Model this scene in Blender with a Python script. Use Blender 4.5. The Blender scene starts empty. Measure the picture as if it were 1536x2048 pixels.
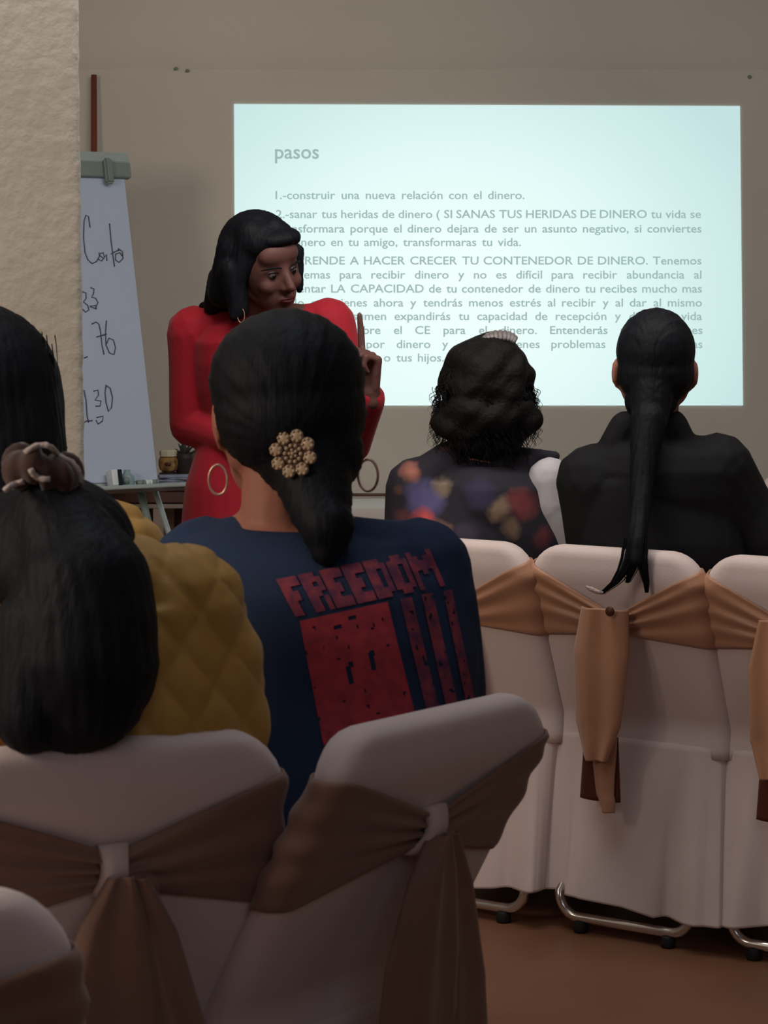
import bpy, bmesh, math, random
import numpy as np
from mathutils import Vector, Matrix, noise
from mathutils.bvhtree import BVHTree
random.seed(7)
SC = bpy.context.scene
COL = SC.collection
V = Vector
# ---------------------------------------------------------------- camera
FPX, HORIZ, CAMZ = 4400.0, 615.0, 1.27
PITCH = math.atan((1024 - HORIZ) / FPX)
cam_d = bpy.data.cameras.new('camera'); cam = bpy.data.objects.new('camera', cam_d); COL.objects.link(cam)
cam.location = (0, 0, CAMZ); cam.rotation_euler = (math.pi / 2 - PITCH, 0, 0)
cam_d.sensor_fit = 'HORIZONTAL'; cam_d.sensor_width = 36.0; cam_d.lens = FPX / 1536 * 36.0
cam_d.clip_start = 0.05; cam_d.clip_end = 100
cam_d.dof.use_dof = True; cam_d.dof.focus_distance = 5.2; cam_d.dof.aperture_fstop = 22
SC.camera = cam
# ---------------------------------------------------------------- light
SC.view_settings.view_transform = 'Standard'; SC.view_settings.look = 'None'
SC.view_settings.exposure = 0.0; SC.view_settings.gamma = 1.0; SC.view_settings.use_curve_mapping = False
w = bpy.data.worlds.new('world'); SC.world = w; w.use_nodes = True
w.node_tree.nodes['Background'].inputs[0].default_value = (0.055, 0.06, 0.075, 1)
w.node_tree.nodes['Background'].inputs[1].default_value = 1.0
def area(name, loc, target, size, power, color, sy=None):
    d = bpy.data.lights.new(name, 'AREA'); o = bpy.data.objects.new(name, d); COL.objects.link(o)
    d.energy = power; d.color = color; d.size = size
    if sy: d.shape = 'RECTANGLE'; d.size_y = sy
    o.location = loc
    o.rotation_euler = (V(target) - V(loc)).to_track_quat('-Z', 'Y').to_euler()
    return o
area('hall_light_left', (-2.4, 1.7, 2.0), (0.2, 4.6, 0.9), 0.9, 41, (1.0, 0.84, 0.70))
area('ceiling_light_front', (0.1, 4.1, 2.46), (0.0, 7.5, 0.4), 2.4, 37, (1.0, 0.94, 0.88), 0.6)
area('ceiling_light_middle', (-0.2, 3.0, 2.76), (-0.1, 3.0, 0), 1.4, 10, (0.84, 0.92, 1.0))
area('ceiling_light_back', (0.6, -0.6, 2.74), (0.3, 4.0, 0.4), 1.6, 14, (0.86, 0.86, 1.0))
# ---------------------------------------------------------------- helpers
def P(px, py, d):
    """world point seen at photograph pixel (px, py) lying on the plane y = d"""
    x = (px - 768) / FPX; z = -(py - 1024) / FPX
    c, s = math.cos(PITCH), math.sin(PITCH)
    dy = c + z * s; dz = -s + z * c
    return V((x * d / dy, d, CAMZ + dz * d / dy))
def srgb(r, g, b):
    f = lambda v: ((v / 255 + 0.055) / 1.055) ** 2.4 if v > 10 else v / 255 / 12.92
    return (f(r), f(g), f(b), 1)
def nd(nt, t, **k):
    n = nt.nodes.new(t)
    for a, b in k.items(): setattr(n, a, b)
    return n
def mat(name, col, rough=0.75, var=0.0, scale=8.0, bump=0.0, bscale=60.0, metal=0.0, spec=0.3, sheen=0.0, col2=None, stretch=None):
    m = bpy.data.materials.new(name); m.use_nodes = True; nt = m.node_tree
    b = nt.nodes['Principled BSDF']
    b.inputs['Roughness'].default_value = rough; b.inputs['Metallic'].default_value = metal
    b.inputs['Specular IOR Level'].default_value = spec
    if sheen: b.inputs['Sheen Weight'].default_value = sheen
    tc = nd(nt, 'ShaderNodeTexCoord')
    src = tc.outputs['Object']
    if stretch:
        mp = nd(nt, 'ShaderNodeMapping'); mp.inputs['Scale'].default_value = stretch
        nt.links.new(src, mp.inputs[0]); src = mp.outputs[0]
    if var or col2:
        n = nd(nt, 'ShaderNodeTexNoise'); n.inputs['Scale'].default_value = scale; n.inputs['Detail'].default_value = 5
        nt.links.new(src, n.inputs['Vector'])
        r = nd(nt, 'ShaderNodeValToRGB')
        c2 = col2 or tuple(c * (1 - var) for c in col[:3]) + (1,)
        r.color_ramp.elements[0].position = 0.35; r.color_ramp.elements[1].position = 0.65
        r.color_ramp.elements[0].color = c2; r.color_ramp.elements[1].color = col
        nt.links.new(n.outputs[0], r.inputs[0]); nt.links.new(r.outputs[0], b.inputs['Base Color'])
    else:
        b.inputs['Base Color'].default_value = col
    if bump:
        n2 = nd(nt, 'ShaderNodeTexNoise'); n2.inputs['Scale'].default_value = bscale; n2.inputs['Detail'].default_value = 4
        nt.links.new(src, n2.inputs['Vector'])
        bp = nd(nt, 'ShaderNodeBump'); bp.inputs['Strength'].default_value = bump; bp.inputs['Distance'].default_value = 0.01
        nt.links.new(n2.outputs[0], bp.inputs['Height']); nt.links.new(bp.outputs[0], b.inputs['Normal'])
    return m
def link(name, me, m=None, parent=None, smooth=True):
    o = bpy.data.objects.new(name, me); COL.objects.link(o)
    if m:
        me.materials.clear(); me.materials.append(m)
    if parent: 
        o.parent = parent
    if smooth:
        me.polygons.foreach_set('use_smooth', [True] * len(me.polygons)); me.update()
    return o
def fin(name, bm, m, parent=None, smooth=True, normals=True):
    if normals: bmesh.ops.recalc_face_normals(bm, faces=bm.faces)
    me = bpy.data.meshes.new(name); bm.to_mesh(me); bm.free()
    return link(name, me, m, parent, smooth)
def tag(o, label=None, cat=None, group=None, kind=None):
    if label: o['label'] = label
    if cat: o['category'] = cat
    if group: o['group'] = group
    if kind: o['kind'] = kind
    return o
def empty(name, loc, rz=0):
    o = bpy.data.objects.new(name, None); COL.objects.link(o); o.location = loc; o.rotation_euler = (0, 0, rz)
    o.empty_display_size = 0.1
    return o
def box(bm, c, s, M=None, bev=0.0):
    g = bmesh.ops.create_cube(bm, size=1.0)
    vs = g['verts']
    for v in vs: v.co = V((v.co.x * s[0], v.co.y * s[1], v.co.z * s[2]))
    if bev:
        es = list({e for v in vs for e in v.link_edges})
        r = bmesh.ops.bevel(bm, geom=es, offset=bev, segments=2, affect='EDGES', profile=0.6)
        vs = [v for v in r['verts']]
        vs = list({v for f in r['faces'] for v in f.verts} | {v for v in g['verts'] if v.is_valid})
    for v in vs:
        v.co = v.co + V(c)
        if M: v.co = M @ v.co
    return vs
def basis(d, up=V((0, 0, 1))):
    d = d.normalized()
    x = d.cross(up)
    if x.length < 1e-4: x = V((1, 0, 0))
    x.normalize(); y = x.cross(d).normalized()
    return x, y, d
def loft(bm, rings, seg=20, cap=True):
    """rings: (centre, axis_a, ra, axis_b, rb) or list of points"""
    prev = None; first = None
    for r in rings:
        if len(r) == 5 and not isinstance(r[0], (list,)):
            c, a, ra, b, rb = r
            ring = [bm.verts.new(c + a * (ra * math.cos(2 * math.pi * i / seg)) + b * (rb * math.sin(2 * math.pi * i / seg))) for i in range(seg)]
        else:
            ring = [bm.verts.new(p) for p in r]
        n = len(ring)
        if prev:
            for i in range(n): bm.faces.new((prev[i], prev[(i + 1) % n], ring[(i + 1) % n], ring[i]))
        else: first = ring
        prev = ring
    if cap:
        bm.faces.new(first[::-1]); bm.faces.new(prev)
def tube(bm, pts, r, seg=8, cap=True, closed=False):
    """swept tube; r float or list"""
    pts = [V(p) for p in pts]; n = len(pts)
    rr = r if isinstance(r, (list, tuple)) else [r] * n
    rings = []; up = None
    for i, p in enumerate(pts):
        a = pts[(i - 1) % n] if (closed or i > 0) else p
        b = pts[(i + 1) % n] if (closed or i < n - 1) else p
        d = (b - a)
        d = d.normalized() if d.length > 1e-9 else V((0, 0, 1))
        if up is None:
            up = V((0, 0, 1)) if abs(d.z) < 0.9 else V((1, 0, 0))
        x = d.cross(up)
        if x.length < 1e-6: x = d.cross(V((0.3, 1, 0.2)))
        x.normalize(); y = x.cross(d).normalized(); up = y
        rings.append([bm.verts.new(p + x * (rr[i] * math.cos(2 * math.pi * k / seg)) + y * (rr[i] * math.sin(2 * math.pi * k / seg))) for k in range(seg)])
    m = n if closed else n - 1
    for i in range(m):
        A, B = rings[i], rings[(i + 1) % n]
        for k in range(seg): bm.faces.new((A[k], A[(k + 1) % seg], B[(k + 1) % seg], B[k]))
    if cap and not closed:
        bm.faces.new(rings[0][::-1]); bm.faces.new(rings[-1])
def ico(bm, c, r, sub=2):
    M = Matrix.Translation(c) @ Matrix.Diagonal((r, r, r, 1))
    bmesh.ops.create_icosphere(bm, subdivisions=sub, radius=1.0, matrix=M)
def ell(bm, c, r, F=None, U=None, sub=3):
    """ellipsoid radii r=(side, fwd, up) in the frame given by fwd and up"""
    R = frame(F, U) if F is not None else Matrix.Identity(4)
    M = Matrix.Translation(c) @ R @ Matrix.Diagonal((r[0], r[1], r[2], 1))
    bmesh.ops.create_icosphere(bm, subdivisions=sub, radius=1.0, matrix=M)
def frame(F, U=V((0, 0, 1))):
    F = V(F).normalized(); U = V(U)
    X = F.cross(U).normalized(); U2 = X.cross(F).normalized()
    return Matrix(((X.x, F.x, U2.x, 0), (X.y, F.y, U2.y, 0), (X.z, F.z, U2.z, 0), (0, 0, 0, 1)))
def caps(bm, p0, r0, p1, r1, seg=14):
    p0, p1 = V(p0), V(p1)
    ico(bm, p0, r0, 2); ico(bm, p1, r1, 2)
    x, y, d = basis(p1 - p0)
    loft(bm, [(p0, x, r0 * .99, y, r0 * .99), (p1, x, r1 * .99, y, r1 * .99)], seg)
def chain(bm, pts, rs):
    for i in range(len(pts) - 1): caps(bm, pts[i], rs[i], pts[i + 1], rs[i + 1])
def blob(bm, voxel=0.006, smooth=6, fac=0.5):
    """merge closed shapes into one continuous surface"""
    me = bpy.data.meshes.new('tmp'); bm.to_mesh(me); bm.free()
    o = bpy.data.objects.new('tmp', me); COL.objects.link(o)
    r = o.modifiers.new('r', 'REMESH'); r.mode = 'VOXEL'; r.voxel_size = voxel; r.adaptivity = 0
    if smooth:
        s = o.modifiers.new('s', 'SMOOTH'); s.iterations = smooth; s.factor = fac
    dg = bpy.context.evaluated_depsgraph_get()
    out = bpy.data.meshes.new_from_object(o.evaluated_get(dg))
    bpy.data.objects.remove(o); bpy.data.meshes.remove(me)
    return out
def getco(me):
    a = np.empty(len(me.vertices) * 3, dtype=np.float64); me.vertices.foreach_get('co', a); return a.reshape(-1, 3)
def getno(me):
    a = np.empty(len(me.vertices) * 3, dtype=np.float32); me.vertices.foreach_get('normal', a); return a.reshape(-1, 3).astype(np.float64)
def setco(me, a):
    me.vertices.foreach_set('co', a.astype(np.float32).ravel()); me.update()
def displace(me, f):
    co, no = getco(me), getno(me)
    setco(me, co + no * f(co, no)[:, None])
def push(me, items):
    """gaussian push: (centre, radius, vector)"""
    co = getco(me)
    for c, r, v in items:
        d2 = ((co - np.array(c)) ** 2).sum(1)
        co += np.exp(-d2 / (2 * r * r))[:, None] * np.array(v)
    setco(me, co)
def sn(co, k, seed=0):
    """cheap smooth pseudo noise"""
    r = np.random.RandomState(seed); s = np.zeros(len(co))
    for i in range(6):
        d = r.randn(3); d /= np.linalg.norm(d)
        s += np.sin(co @ d * k * (0.6 + r.rand()) + r.rand() * 6.28)
    return s / 3.0
def local_to(o, M):
    """mesh built in world coordinates, re-expressed below an empty's matrix"""
    o.data.transform(M.inverted())

# ---------------------------------------------------------------- materials
M = {}
M['wall'] = mat('plaster_wall', srgb(200, 195, 184), 0.9, 0.07, 1.3, 0.2, 14)
M['stucco'] = mat('stucco', srgb(186, 179, 166), 0.9, 0.08, 3.0, 0.35, 55)
M['floor'] = mat('terracotta_floor', srgb(128, 86, 62), 0.5, 0.3, 1.6, 0.05, 30, spec=0.4)
M['ceiling'] = mat('ceiling_paint', srgb(170, 165, 158), 0.9, 0.05, 2)
M['cover'] = mat('white_stretch_fabric', srgb(216, 197, 192), 0.85, 0.05, 5, 0.08, 300, sheen=0.2)
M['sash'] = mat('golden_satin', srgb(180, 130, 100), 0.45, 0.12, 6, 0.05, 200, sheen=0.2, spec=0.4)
M['sash_dim'] = mat('shaded_beige_organza', srgb(140, 106, 90), 0.55, 0.2, 5, 0.05, 200, sheen=0.2)  # foreground organza, colour taken down because less light reaches it
M['chrome'] = mat('chrome', (0.75, 0.74, 0.72, 1), 0.22, 0.1, 20, metal=1.0)
M['rubber'] = mat('black_rubber', (0.015, 0.015, 0.015, 1), 0.7, 0.2, 30)
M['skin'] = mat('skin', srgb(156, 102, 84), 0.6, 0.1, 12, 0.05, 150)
M['skin_shaded'] = mat('skin_shade', srgb(104, 68, 62), 0.6, 0.1, 12, 0.05, 150)  # presenter's skin, colour lowered for a face turned away from the lamp
M['hair'] = mat('black_hair', (0.0062, 0.0075, 0.011, 1), 0.62, 0.3, 40, 0.25, 120, spec=0.15, stretch=(1, 1, 0.08))
M['hair_brown'] = mat('dark_brown_hair', (0.0065, 0.006, 0.006, 1), 0.65, 0.3, 40, 0.3, 120, spec=0.15)
M['red'] = mat('red_crepe', srgb(176, 26, 44), 0.75, 0.12, 6, 0.08, 200, sheen=0.1)
M['navy'] = mat('navy_jersey', srgb(32, 49, 78), 0.85, 0.12, 5, 0.06, 250)
M['mustard'] = mat('mustard_quilted_nylon', srgb(190, 144, 70), 0.6, 0.14, 7, 0.06, 120, sheen=0.1)
M['black'] = mat('black_wool', (0.005, 0.005, 0.0065, 1), 0.85, 0.2, 20, 0.1, 200)
M['denim'] = mat('dark_denim', (0.012, 0.015, 0.03, 1), 0.85, 0.2, 20, 0.1, 200)
M['shoe'] = mat('shoe_leather', (0.012, 0.011, 0.010, 1), 0.5, 0.2, 20)
M['white_shirt'] = mat('white_cotton', srgb(190, 186, 190), 0.85, 0.05, 6, 0.05, 150)
M['gold'] = mat('gold_metal', (0.66, 0.42, 0.32, 1), 0.35, 0.1, 20, metal=0.7)
M['pearl'] = mat('champagne_beads', srgb(176, 150, 122), 0.4, 0.15, 60, spec=0.5)
M['gem'] = mat('brooch_backing', srgb(96, 66, 56), 0.5, 0.2, 60)
M['scrunchie'] = mat('brown_velvet', srgb(70, 44, 36), 0.8, 0.35, 20, 0.15, 80, sheen=0.3)
M['lace'] = mat('cream_lace', srgb(190, 174, 166), 0.8, 0.1, 60, 0.4, 200)
M['print_red'] = mat('faded_red_print', srgb(176, 58, 68), 0.8, 0, 60, col2=srgb(146, 50, 62))
M['print_word'] = mat('distressed_red_print', srgb(146, 62, 74), 0.85, 0, 60, col2=srgb(92, 48, 74))
M['board'] = mat('flipchart_paper', srgb(176, 190, 212), 0.5, 0.03, 3)
M['alu'] = mat('aluminium', srgb(170, 182, 182), 0.4, 0.1, 20, metal=0.3)
M['clampgrey'] = mat('grey_clamp', srgb(120, 134, 130), 0.5, 0.1, 20)
M['ink'] = mat('marker_ink', srgb(88, 84, 104), 0.6, 0.1, 30)
M['wood'] = mat('reddish_wood', srgb(126, 66, 52), 0.6, 0.2, 30, stretch=(1, 1, 0.1))
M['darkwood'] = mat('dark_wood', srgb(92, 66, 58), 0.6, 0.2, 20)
M['palewood'] = mat('pale_laminate', srgb(150, 134, 124), 0.6, 0.1, 20)
M['cloth'] = mat('white_tablecloth', srgb(206, 200, 194), 0.85, 0.05, 5)
M['plastic_w'] = mat('white_plastic', srgb(212, 222, 226), 0.4, 0.05, 20)
M['plastic_b'] = mat('black_felt', srgb(22, 26, 38), 0.8, 0.1, 20)
M['teal'] = mat('clear_teal_plastic', srgb(128, 156, 164), 0.3, 0.1, 20)
M['amber'] = mat('amber_wax', srgb(172, 134, 84), 0.4, 0.3, 40, col2=srgb(110, 78, 44))
M['cream'] = mat('cream_lid', srgb(214, 204, 178), 0.5, 0.1, 20)
M['paper'] = mat('bluish_paper', srgb(158, 166, 192), 0.7, 0.3, 60)
M['pot'] = mat('dark_pot', srgb(52, 44, 44), 0.5, 0.2, 20)
M['leaf'] = mat('grey_green_leaf', srgb(84, 90, 82), 0.6, 0.3, 20)
M['button'] = mat('brown_button', srgb(84, 40, 28), 0.4, 0.1, 30)
M['lip'] = mat('lipstick', srgb(92, 38, 40), 0.45, 0.1, 30)
M['eye'] = mat('eyeball', srgb(110, 96, 92), 0.3, 0.1, 30)
M['iris'] = mat('dark_iris', (0.01, 0.007, 0.005, 1), 0.2, 0.1, 30)
M['clip'] = mat('grey_tortoise_clip', srgb(130, 124, 124), 0.4, 0.2, 60)
def emis(name, setup):
    m = bpy.data.materials.new(name); m.use_nodes = True; nt = m.node_tree; nt.nodes.clear()
    e = nd(nt, 'ShaderNodeEmission'); o = nd(nt, 'ShaderNodeOutputMaterial'); nt.links.new(e.outputs[0], o.inputs[0])
    setup(nt, e); return m
def _text(nt, e): e.inputs[0].default_value = srgb(158, 184, 182)
M['slide_text'] = emis('projected_text', _text)
def _slide(nt, e):      # the projector's own falloff: hot in the middle left, cooler to the top and right
    tc = nd(nt, 'ShaderNodeTexCoord'); sp = nd(nt, 'ShaderNodeSeparateXYZ'); nt.links.new(tc.outputs['Generated'], sp.inputs[0])
    def mth(op, a, b):
        n = nd(nt, 'ShaderNodeMath', operation=op)
        for i, v in enumerate((a, b)):
            if isinstance(v, (int, float)): n.inputs[i].default_value = v
            else: nt.links.new(v, n.inputs[i])
        return n.outputs[0]
    dx = mth('SUBTRACT', sp.outputs[0], 0.42); dz = mth('SUBTRACT', sp.outputs[2], 0.38)
    r = mth('ADD', mth('MULTIPLY', mth('MULTIPLY', dx, dx), 1.7), mth('MULTIPLY', mth('MULTIPLY', dz, dz), 0.95))
    cr = nd(nt, 'ShaderNodeValToRGB'); nt.links.new(r, cr.inputs[0])
    cr.color_ramp.elements[0].position = 0.0; cr.color_ramp.elements[0].color = srgb(240, 255, 253)
    cr.color_ramp.elements[1].position = 0.75; cr.color_ramp.elements[1].color = srgb(196, 226, 226)
    el = cr.color_ramp.elements.new(0.16); el.color = srgb(228, 252, 249)
    el = cr.color_ramp.elements.new(0.38); el.color = srgb(213, 240, 238)
    nt.links.new(cr.outputs[0], e.inputs[0])
M['slide'] = emis('projected_light', _slide)
def floral():
    """dark chiffon with printed flowers: blotches at fixed places on the cloth, edges broken by noise"""
    m = bpy.data.materials.new('floral_chiffon'); m.use_nodes = True; nt = m.node_tree; b = nt.nodes['Principled BSDF']
    b.inputs['Roughness'].default_value = 0.85
    tc = nd(nt, 'ShaderNodeTexCoord'); nz = nd(nt, 'ShaderNodeTexNoise'); nz.inputs['Scale'].default_value = 26; nt.links.new(tc.outputs['Object'], nz.inputs[0])
    sb = nd(nt, 'ShaderNodeVectorMath', operation='SUBTRACT'); nt.links.new(nz.outputs[1], sb.inputs[0]); sb.inputs[1].default_value = (.5, .5, .5)
    sc = nd(nt, 'ShaderNodeVectorMath', operation='SCALE'); nt.links.new(sb.outputs[0], sc.inputs[0]); sc.inputs['Scale'].default_value = .035
    ad = nd(nt, 'ShaderNodeVectorMath', operation='ADD'); nt.links.new(tc.outputs['Object'], ad.inputs[0]); nt.links.new(sc.outputs[0], ad.inputs[1])
    fl = nd(nt, 'ShaderNodeVectorMath', operation='MULTIPLY'); nt.links.new(ad.outputs[0], fl.inputs[0]); fl.inputs[1].default_value = (1, .35, 1)
    base = nd(nt, 'ShaderNodeRGB'); base.outputs[0].default_value = srgb(29, 26, 38); prev = base.outputs[0]
    for px, py, r, c in ((818, 942, 26, (196, 122, 100)), (793, 985, 18, (150, 100, 72)), (850, 1000, 40, (92, 88, 136)), (893, 890, 20, (130, 76, 58)), (955, 890, 22, (158, 100, 66)), (885, 975, 20, (130, 112, 92)),
                         (846, 1048, 26, (208, 84, 80)), (882, 1058, 18, (136, 100, 84)), (806, 1040, 22, (104, 50, 54)), (1000, 1018, 22, (140, 116, 96)), (1046, 1008, 30, (128, 56, 58)), (1022, 1058, 18, (120, 98, 78)),
                         (1088, 1078, 22, (104, 44, 52)), (930, 1075, 26, (62, 50, 72)), (960, 985, 28, (52, 46, 78)), (780, 1012, 14, (110, 62, 60))):
        q = P(px, py, 4.56)
        ds = nd(nt, 'ShaderNodeVectorMath', operation='DISTANCE'); nt.links.new(fl.outputs[0], ds.inputs[0]); ds.inputs[1].default_value = (q.x, q.y * .35, q.z)
        mr = nd(nt, 'ShaderNodeMapRange'); nt.links.new(ds.outputs['Value'], mr.inputs[0]); k = 4.56 / FPX
        mr.inputs[1].default_value = r * k * 1.2 + .004; mr.inputs[2].default_value = r * k * .55; mr.inputs[3].default_value = 0; mr.inputs[4].default_value = .85
        mx = nd(nt, 'ShaderNodeMixRGB'); nt.links.new(mr.outputs[0], mx.inputs[0]); nt.links.new(prev, mx.inputs[1]); mx.inputs[2].default_value = srgb(*c); prev = mx.outputs[0]
    nt.links.new(prev, b.inputs['Base Color']); return m
M['floral'] = floral()
# ---------------------------------------------------------------- room
WALL_Y = 7.5
def struct(name, bm, m, parent=None, smooth=False):
    o = fin(name, bm, m, parent, smooth)
    if parent is None: o['kind'] = 'structure'
    return o
bm = bmesh.new(); box(bm, (0, WALL_Y + .1, 1.4), (7.2, .2, 2.8)); struct('wall_front', bm, M['wall'])
bm = bmesh.new(); box(bm, (-3.6, 2.5, 1.4), (.2, 10.2, 2.8)); struct('wall_left', bm, M['wall'])
bm = bmesh.new(); box(bm, (3.6, 2.5, 1.4), (.2, 10.2, 2.8)); struct('wall_right', bm, M['wall'])
bm = bmesh.new(); box(bm, (0, -2.5, 1.4), (7.2, .2, 2.8)); struct('wall_back', bm, M['wall'])
bm = bmesh.new(); box(bm, (0, 2.5, -.05), (7.4, 10.4, .1)); struct('floor', bm, M['floor'])
bm = bmesh.new(); box(bm, (0, 2.5, 2.85), (7.4, 10.4, .1)); struct('ceiling', bm, M['ceiling'])
# shallow plaster band along the top of the front wall
zb = P(768, 138, WALL_Y).z
bm = bmesh.new()
N = 60
rows = []
for j, (z, y) in enumerate(((2.8, WALL_Y + .01), (2.8, WALL_Y - .003), (zb + .09, WALL_Y - .003), (zb, WALL_Y - .0005), (zb - .004, WALL_Y + .002))):
    rows.append([bm.verts.new((-3.5 + 7.0 * i / N, y, z + (0.003 * math.sin(i * 1.7) + .002 * math.sin(i * .6) if j > 1 else 0))) for i in range(N + 1)])
for a, b in zip(rows, rows[1:]):
    for i in range(N): bm.faces.new((a[i], a[i + 1], b[i + 1], b[i]))
struct('trim_1', bm, M['wall'], smooth=True)
# small dark spots on the plaster above the slide
for px, py in ((352, 137), (375, 141), (1499, 153)):
    bm = bmesh.new(); c = P(px, py, WALL_Y - .014); ell(bm, c, (.007, .004, .005)); 
    o = fin('wall_spot', bm, M['clampgrey']); tag(o, 'small dark plug high in the wall, %s' % ('the leftmost, above the slide' if px == 352 else 'second from left' if px == 375 else 'above the slide\'s right corner'), 'spot', 'spots on the front wall')
# stucco pillar: rough grid wrapped round the corner
PD = 4.0; xr = P(160, 450, PD).x
def pillar():
    bm = bmesh.new()
    x0, y1, r = xr - .62, PD + .42, .012
    prof = []
    for i in range(64): prof.append((x0 + (xr - r - x0) * i / 63, PD))
    for k in range(1, 6):
        a = k / 6 * math.pi / 2; prof.append((xr - r + r * math.sin(a), PD + r - r * math.cos(a)))
    for i in range(20): prof.append((xr - .085 * i / 19, PD + r + (y1 - PD - r) * i / 19))
    prof.append((x0, y1)); n = len(prof); Z = 240; rows = []
    for j in range(Z + 1):
        z = 2.8 * j / Z; row = []
        for i, (x, y) in enumerate(prof):
            p = V((x, y, z))
            if 0 < i < n - 1:
                nz = noise.noise(p * 45) * .0020 + noise.noise(p * 9) * .001 + abs(noise.noise(p * 24 + V((5, 0, 0)))) * .0018
                if y <= PD + 1e-6: p += V((0, -nz, 0))
                elif y > PD + r - 1e-6: p += V((nz, 0, 0))
                else: p += V((nz * .7, -nz * .7, 0))
            row.append(bm.verts.new(p))
        rows.append(row)
    for a, b in zip(rows, rows[1:]):
        for i in range(n): bm.faces.new((a[i], a[(i + 1) % n], b[(i + 1) % n], b[i]))
    struct('wall_pillar', bm, M['stucco'], smooth=True)
pillar()
# ---------------------------------------------------------------- projection
def measure(body, size=1.0):
    cu = bpy.data.curves.new('t', 'FONT'); cu.body = body; cu.size = size; cu.resolution_u = 3; cu.offset = .012
    o = bpy.data.objects.new('t', cu); COL.objects.link(o)
    dg = bpy.context.evaluated_depsgraph_get(); me = bpy.data.meshes.new_from_object(o.evaluated_get(dg))
    bpy.data.objects.remove(o); bpy.data.curves.remove(cu)
    co = getco(me); faces = [tuple(p.vertices) for p in me.polygons]; bpy.data.meshes.remove(me)
    return co, faces
SY = WALL_Y - .004
A, B_, C_, D_ = P(468, 208, SY), P(1480, 212, SY), P(1486, 811, SY), P(471, 811, SY)
slide = empty('projected_slide', (0, WALL_Y, 0)); tag(slide, 'bright white projected slide of grey text on the plaster wall', 'projection')
bm = bmesh.new(); f = [bm.verts.new(p) for p in (A, B_, C_, D_)] + [bm.verts.new(p + V((0, .003, 0))) for p in (A, B_, C_, D_)]
bm.faces.new(f[:4]); bm.faces.new(f[4:][::-1])
for i in range(4): bm.faces.new((f[i], f[i + 4], f[(i + 1) % 4 + 4], f[(i + 1) % 4]))
o = fin('light_field', bm, M['slide'], slide, False); local_to(o, Matrix.Translation(slide.location))
hco, _ = measure('H'); CAPH = hco[:, 1].max(); 
def words(line, x0, x1, base, cap_px, sx_px=None):
    """set words justified between photograph columns x0..x1 on the slide"""
    ws = line.split(' '); geo = [measure(w_) for w_ in ws]
    k = cap_px / CAPH
    nat = [(g[0][:, 0].max() - g[0][:, 0].min()) * k for g in geo]
    sx = sx_px; gap = 7.0
    if len(ws) > 1:
        gap = (x1 - x0 - sum(n * sx for n in nat)) / (len(ws) - 1)
        if gap < 7: gap = 7; sx = (x1 - x0 - gap * (len(ws) - 1)) / sum(nat)
    x = x0
    for (co, fc), n in zip(geo, nat):
        bm = bmesh.new(); mn = co[:, 0].min()
        vs = [bm.verts.new(P(x + (c[0] - mn) * k * sx, base - c[1] * k, SY - .002) - slide.location) for c in co]
        for f_ in fc:
            try: bm.faces.new([vs[i] for i in f_])
            except ValueError: pass
        x += n * sx + gap
        o = fin('projected_word', bm, M['slide_text'], slide, False); o['kind'] = 'stuff'
words('pasos', 550, 655, 317, 28, 1.0)
L = [('1.-construir una nueva relación con el dinero.', 551, 1049, 398),
 ('2.-sanar tus heridas de dinero ( SI SANAS TUS HERIDAS DE DINERO tu vida se', 552, 1402, 436),
 ('transformara porque el dinero dejara de ser un asunto negativo, si conviertes', 552, 1403, 465),
 ('el dinero en tu amigo, transformaras tu vida.', 556, 1042, 492),
 ('3.-APRENDE A HACER CRECER TU CONTENEDOR DE DINERO. Tenemos', 552, 1403, 529),
 ('problemas para recibir dinero y no es difícil para recibir abundancia al', 552, 1403, 557),
 ('aumentar LA CAPACIDAD de tu contenedor de dinero tu recibes mucho mas', 552, 1404, 585),
 ('de lo que tienes ahora y tendrás menos estrés al recibir y al dar al mismo', 552, 1404, 613),
 ('tiempo en resumen expandirás tu capacidad de recepción y disfrutas vida', 553, 1404, 640),
 ('sobre el CE para el dinero. Entenderás porque tienes', 702, 1405, 668),
 ('por dinero y porque tienes problemas con tus papas', 733, 1405, 696),
 ('familia o tus hijos.', 690, 888, 723)]
for s_, a_, b_, c_ in L: words(s_, a_, b_, c_, 16, 1.13)
# ---------------------------------------------------------------- covered chairs
ZT = 0.80
HWID = [.205]
RK = [.118]          # how far the back rakes forward between its top and the seat
def back_y(z):           # rear surface centreline of the raked back
    if z > .74: return 0.012
    if z > .44: return 0.012 + (0.74 - z) / .30 * RK[0]
    return .012 + RK[0] - (0.44 - z) / .37 * .05
def sect(z, a, off=0.0):
    """point on the back's stadium section at height z; a = signed arclength from the middle of the rear face"""
    th = .027; W_ = HWID[0] + (.80 - z) * .03
    R_ = .075
    if z > ZT - R_:
        q = (z - (ZT - R_)) / R_; W_ = W_ - R_ + R_ * math.sqrt(max(0.0, 1 - q * q))
        W_ = max(W_, .06)
    if z > ZT - .02: th *= math.sqrt(max(.02, 1 - ((z - ZT + .02) / .02) ** 2))
    yc = back_y(z) + .027
    s_ = 1 if a >= 0 else -1; a = abs(a); st = W_ - th; arc = math.pi * th
    t = th + off
    if a < st: return V((s_ * a, yc - t, z))
    if a < st + arc:
        ph = (a - st) / th; return V((s_ * (st + t * math.sin(ph)), yc - t * math.cos(ph), z))
    return V((s_ * max(0, st - (a - st - arc)), yc + t, z))
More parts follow.
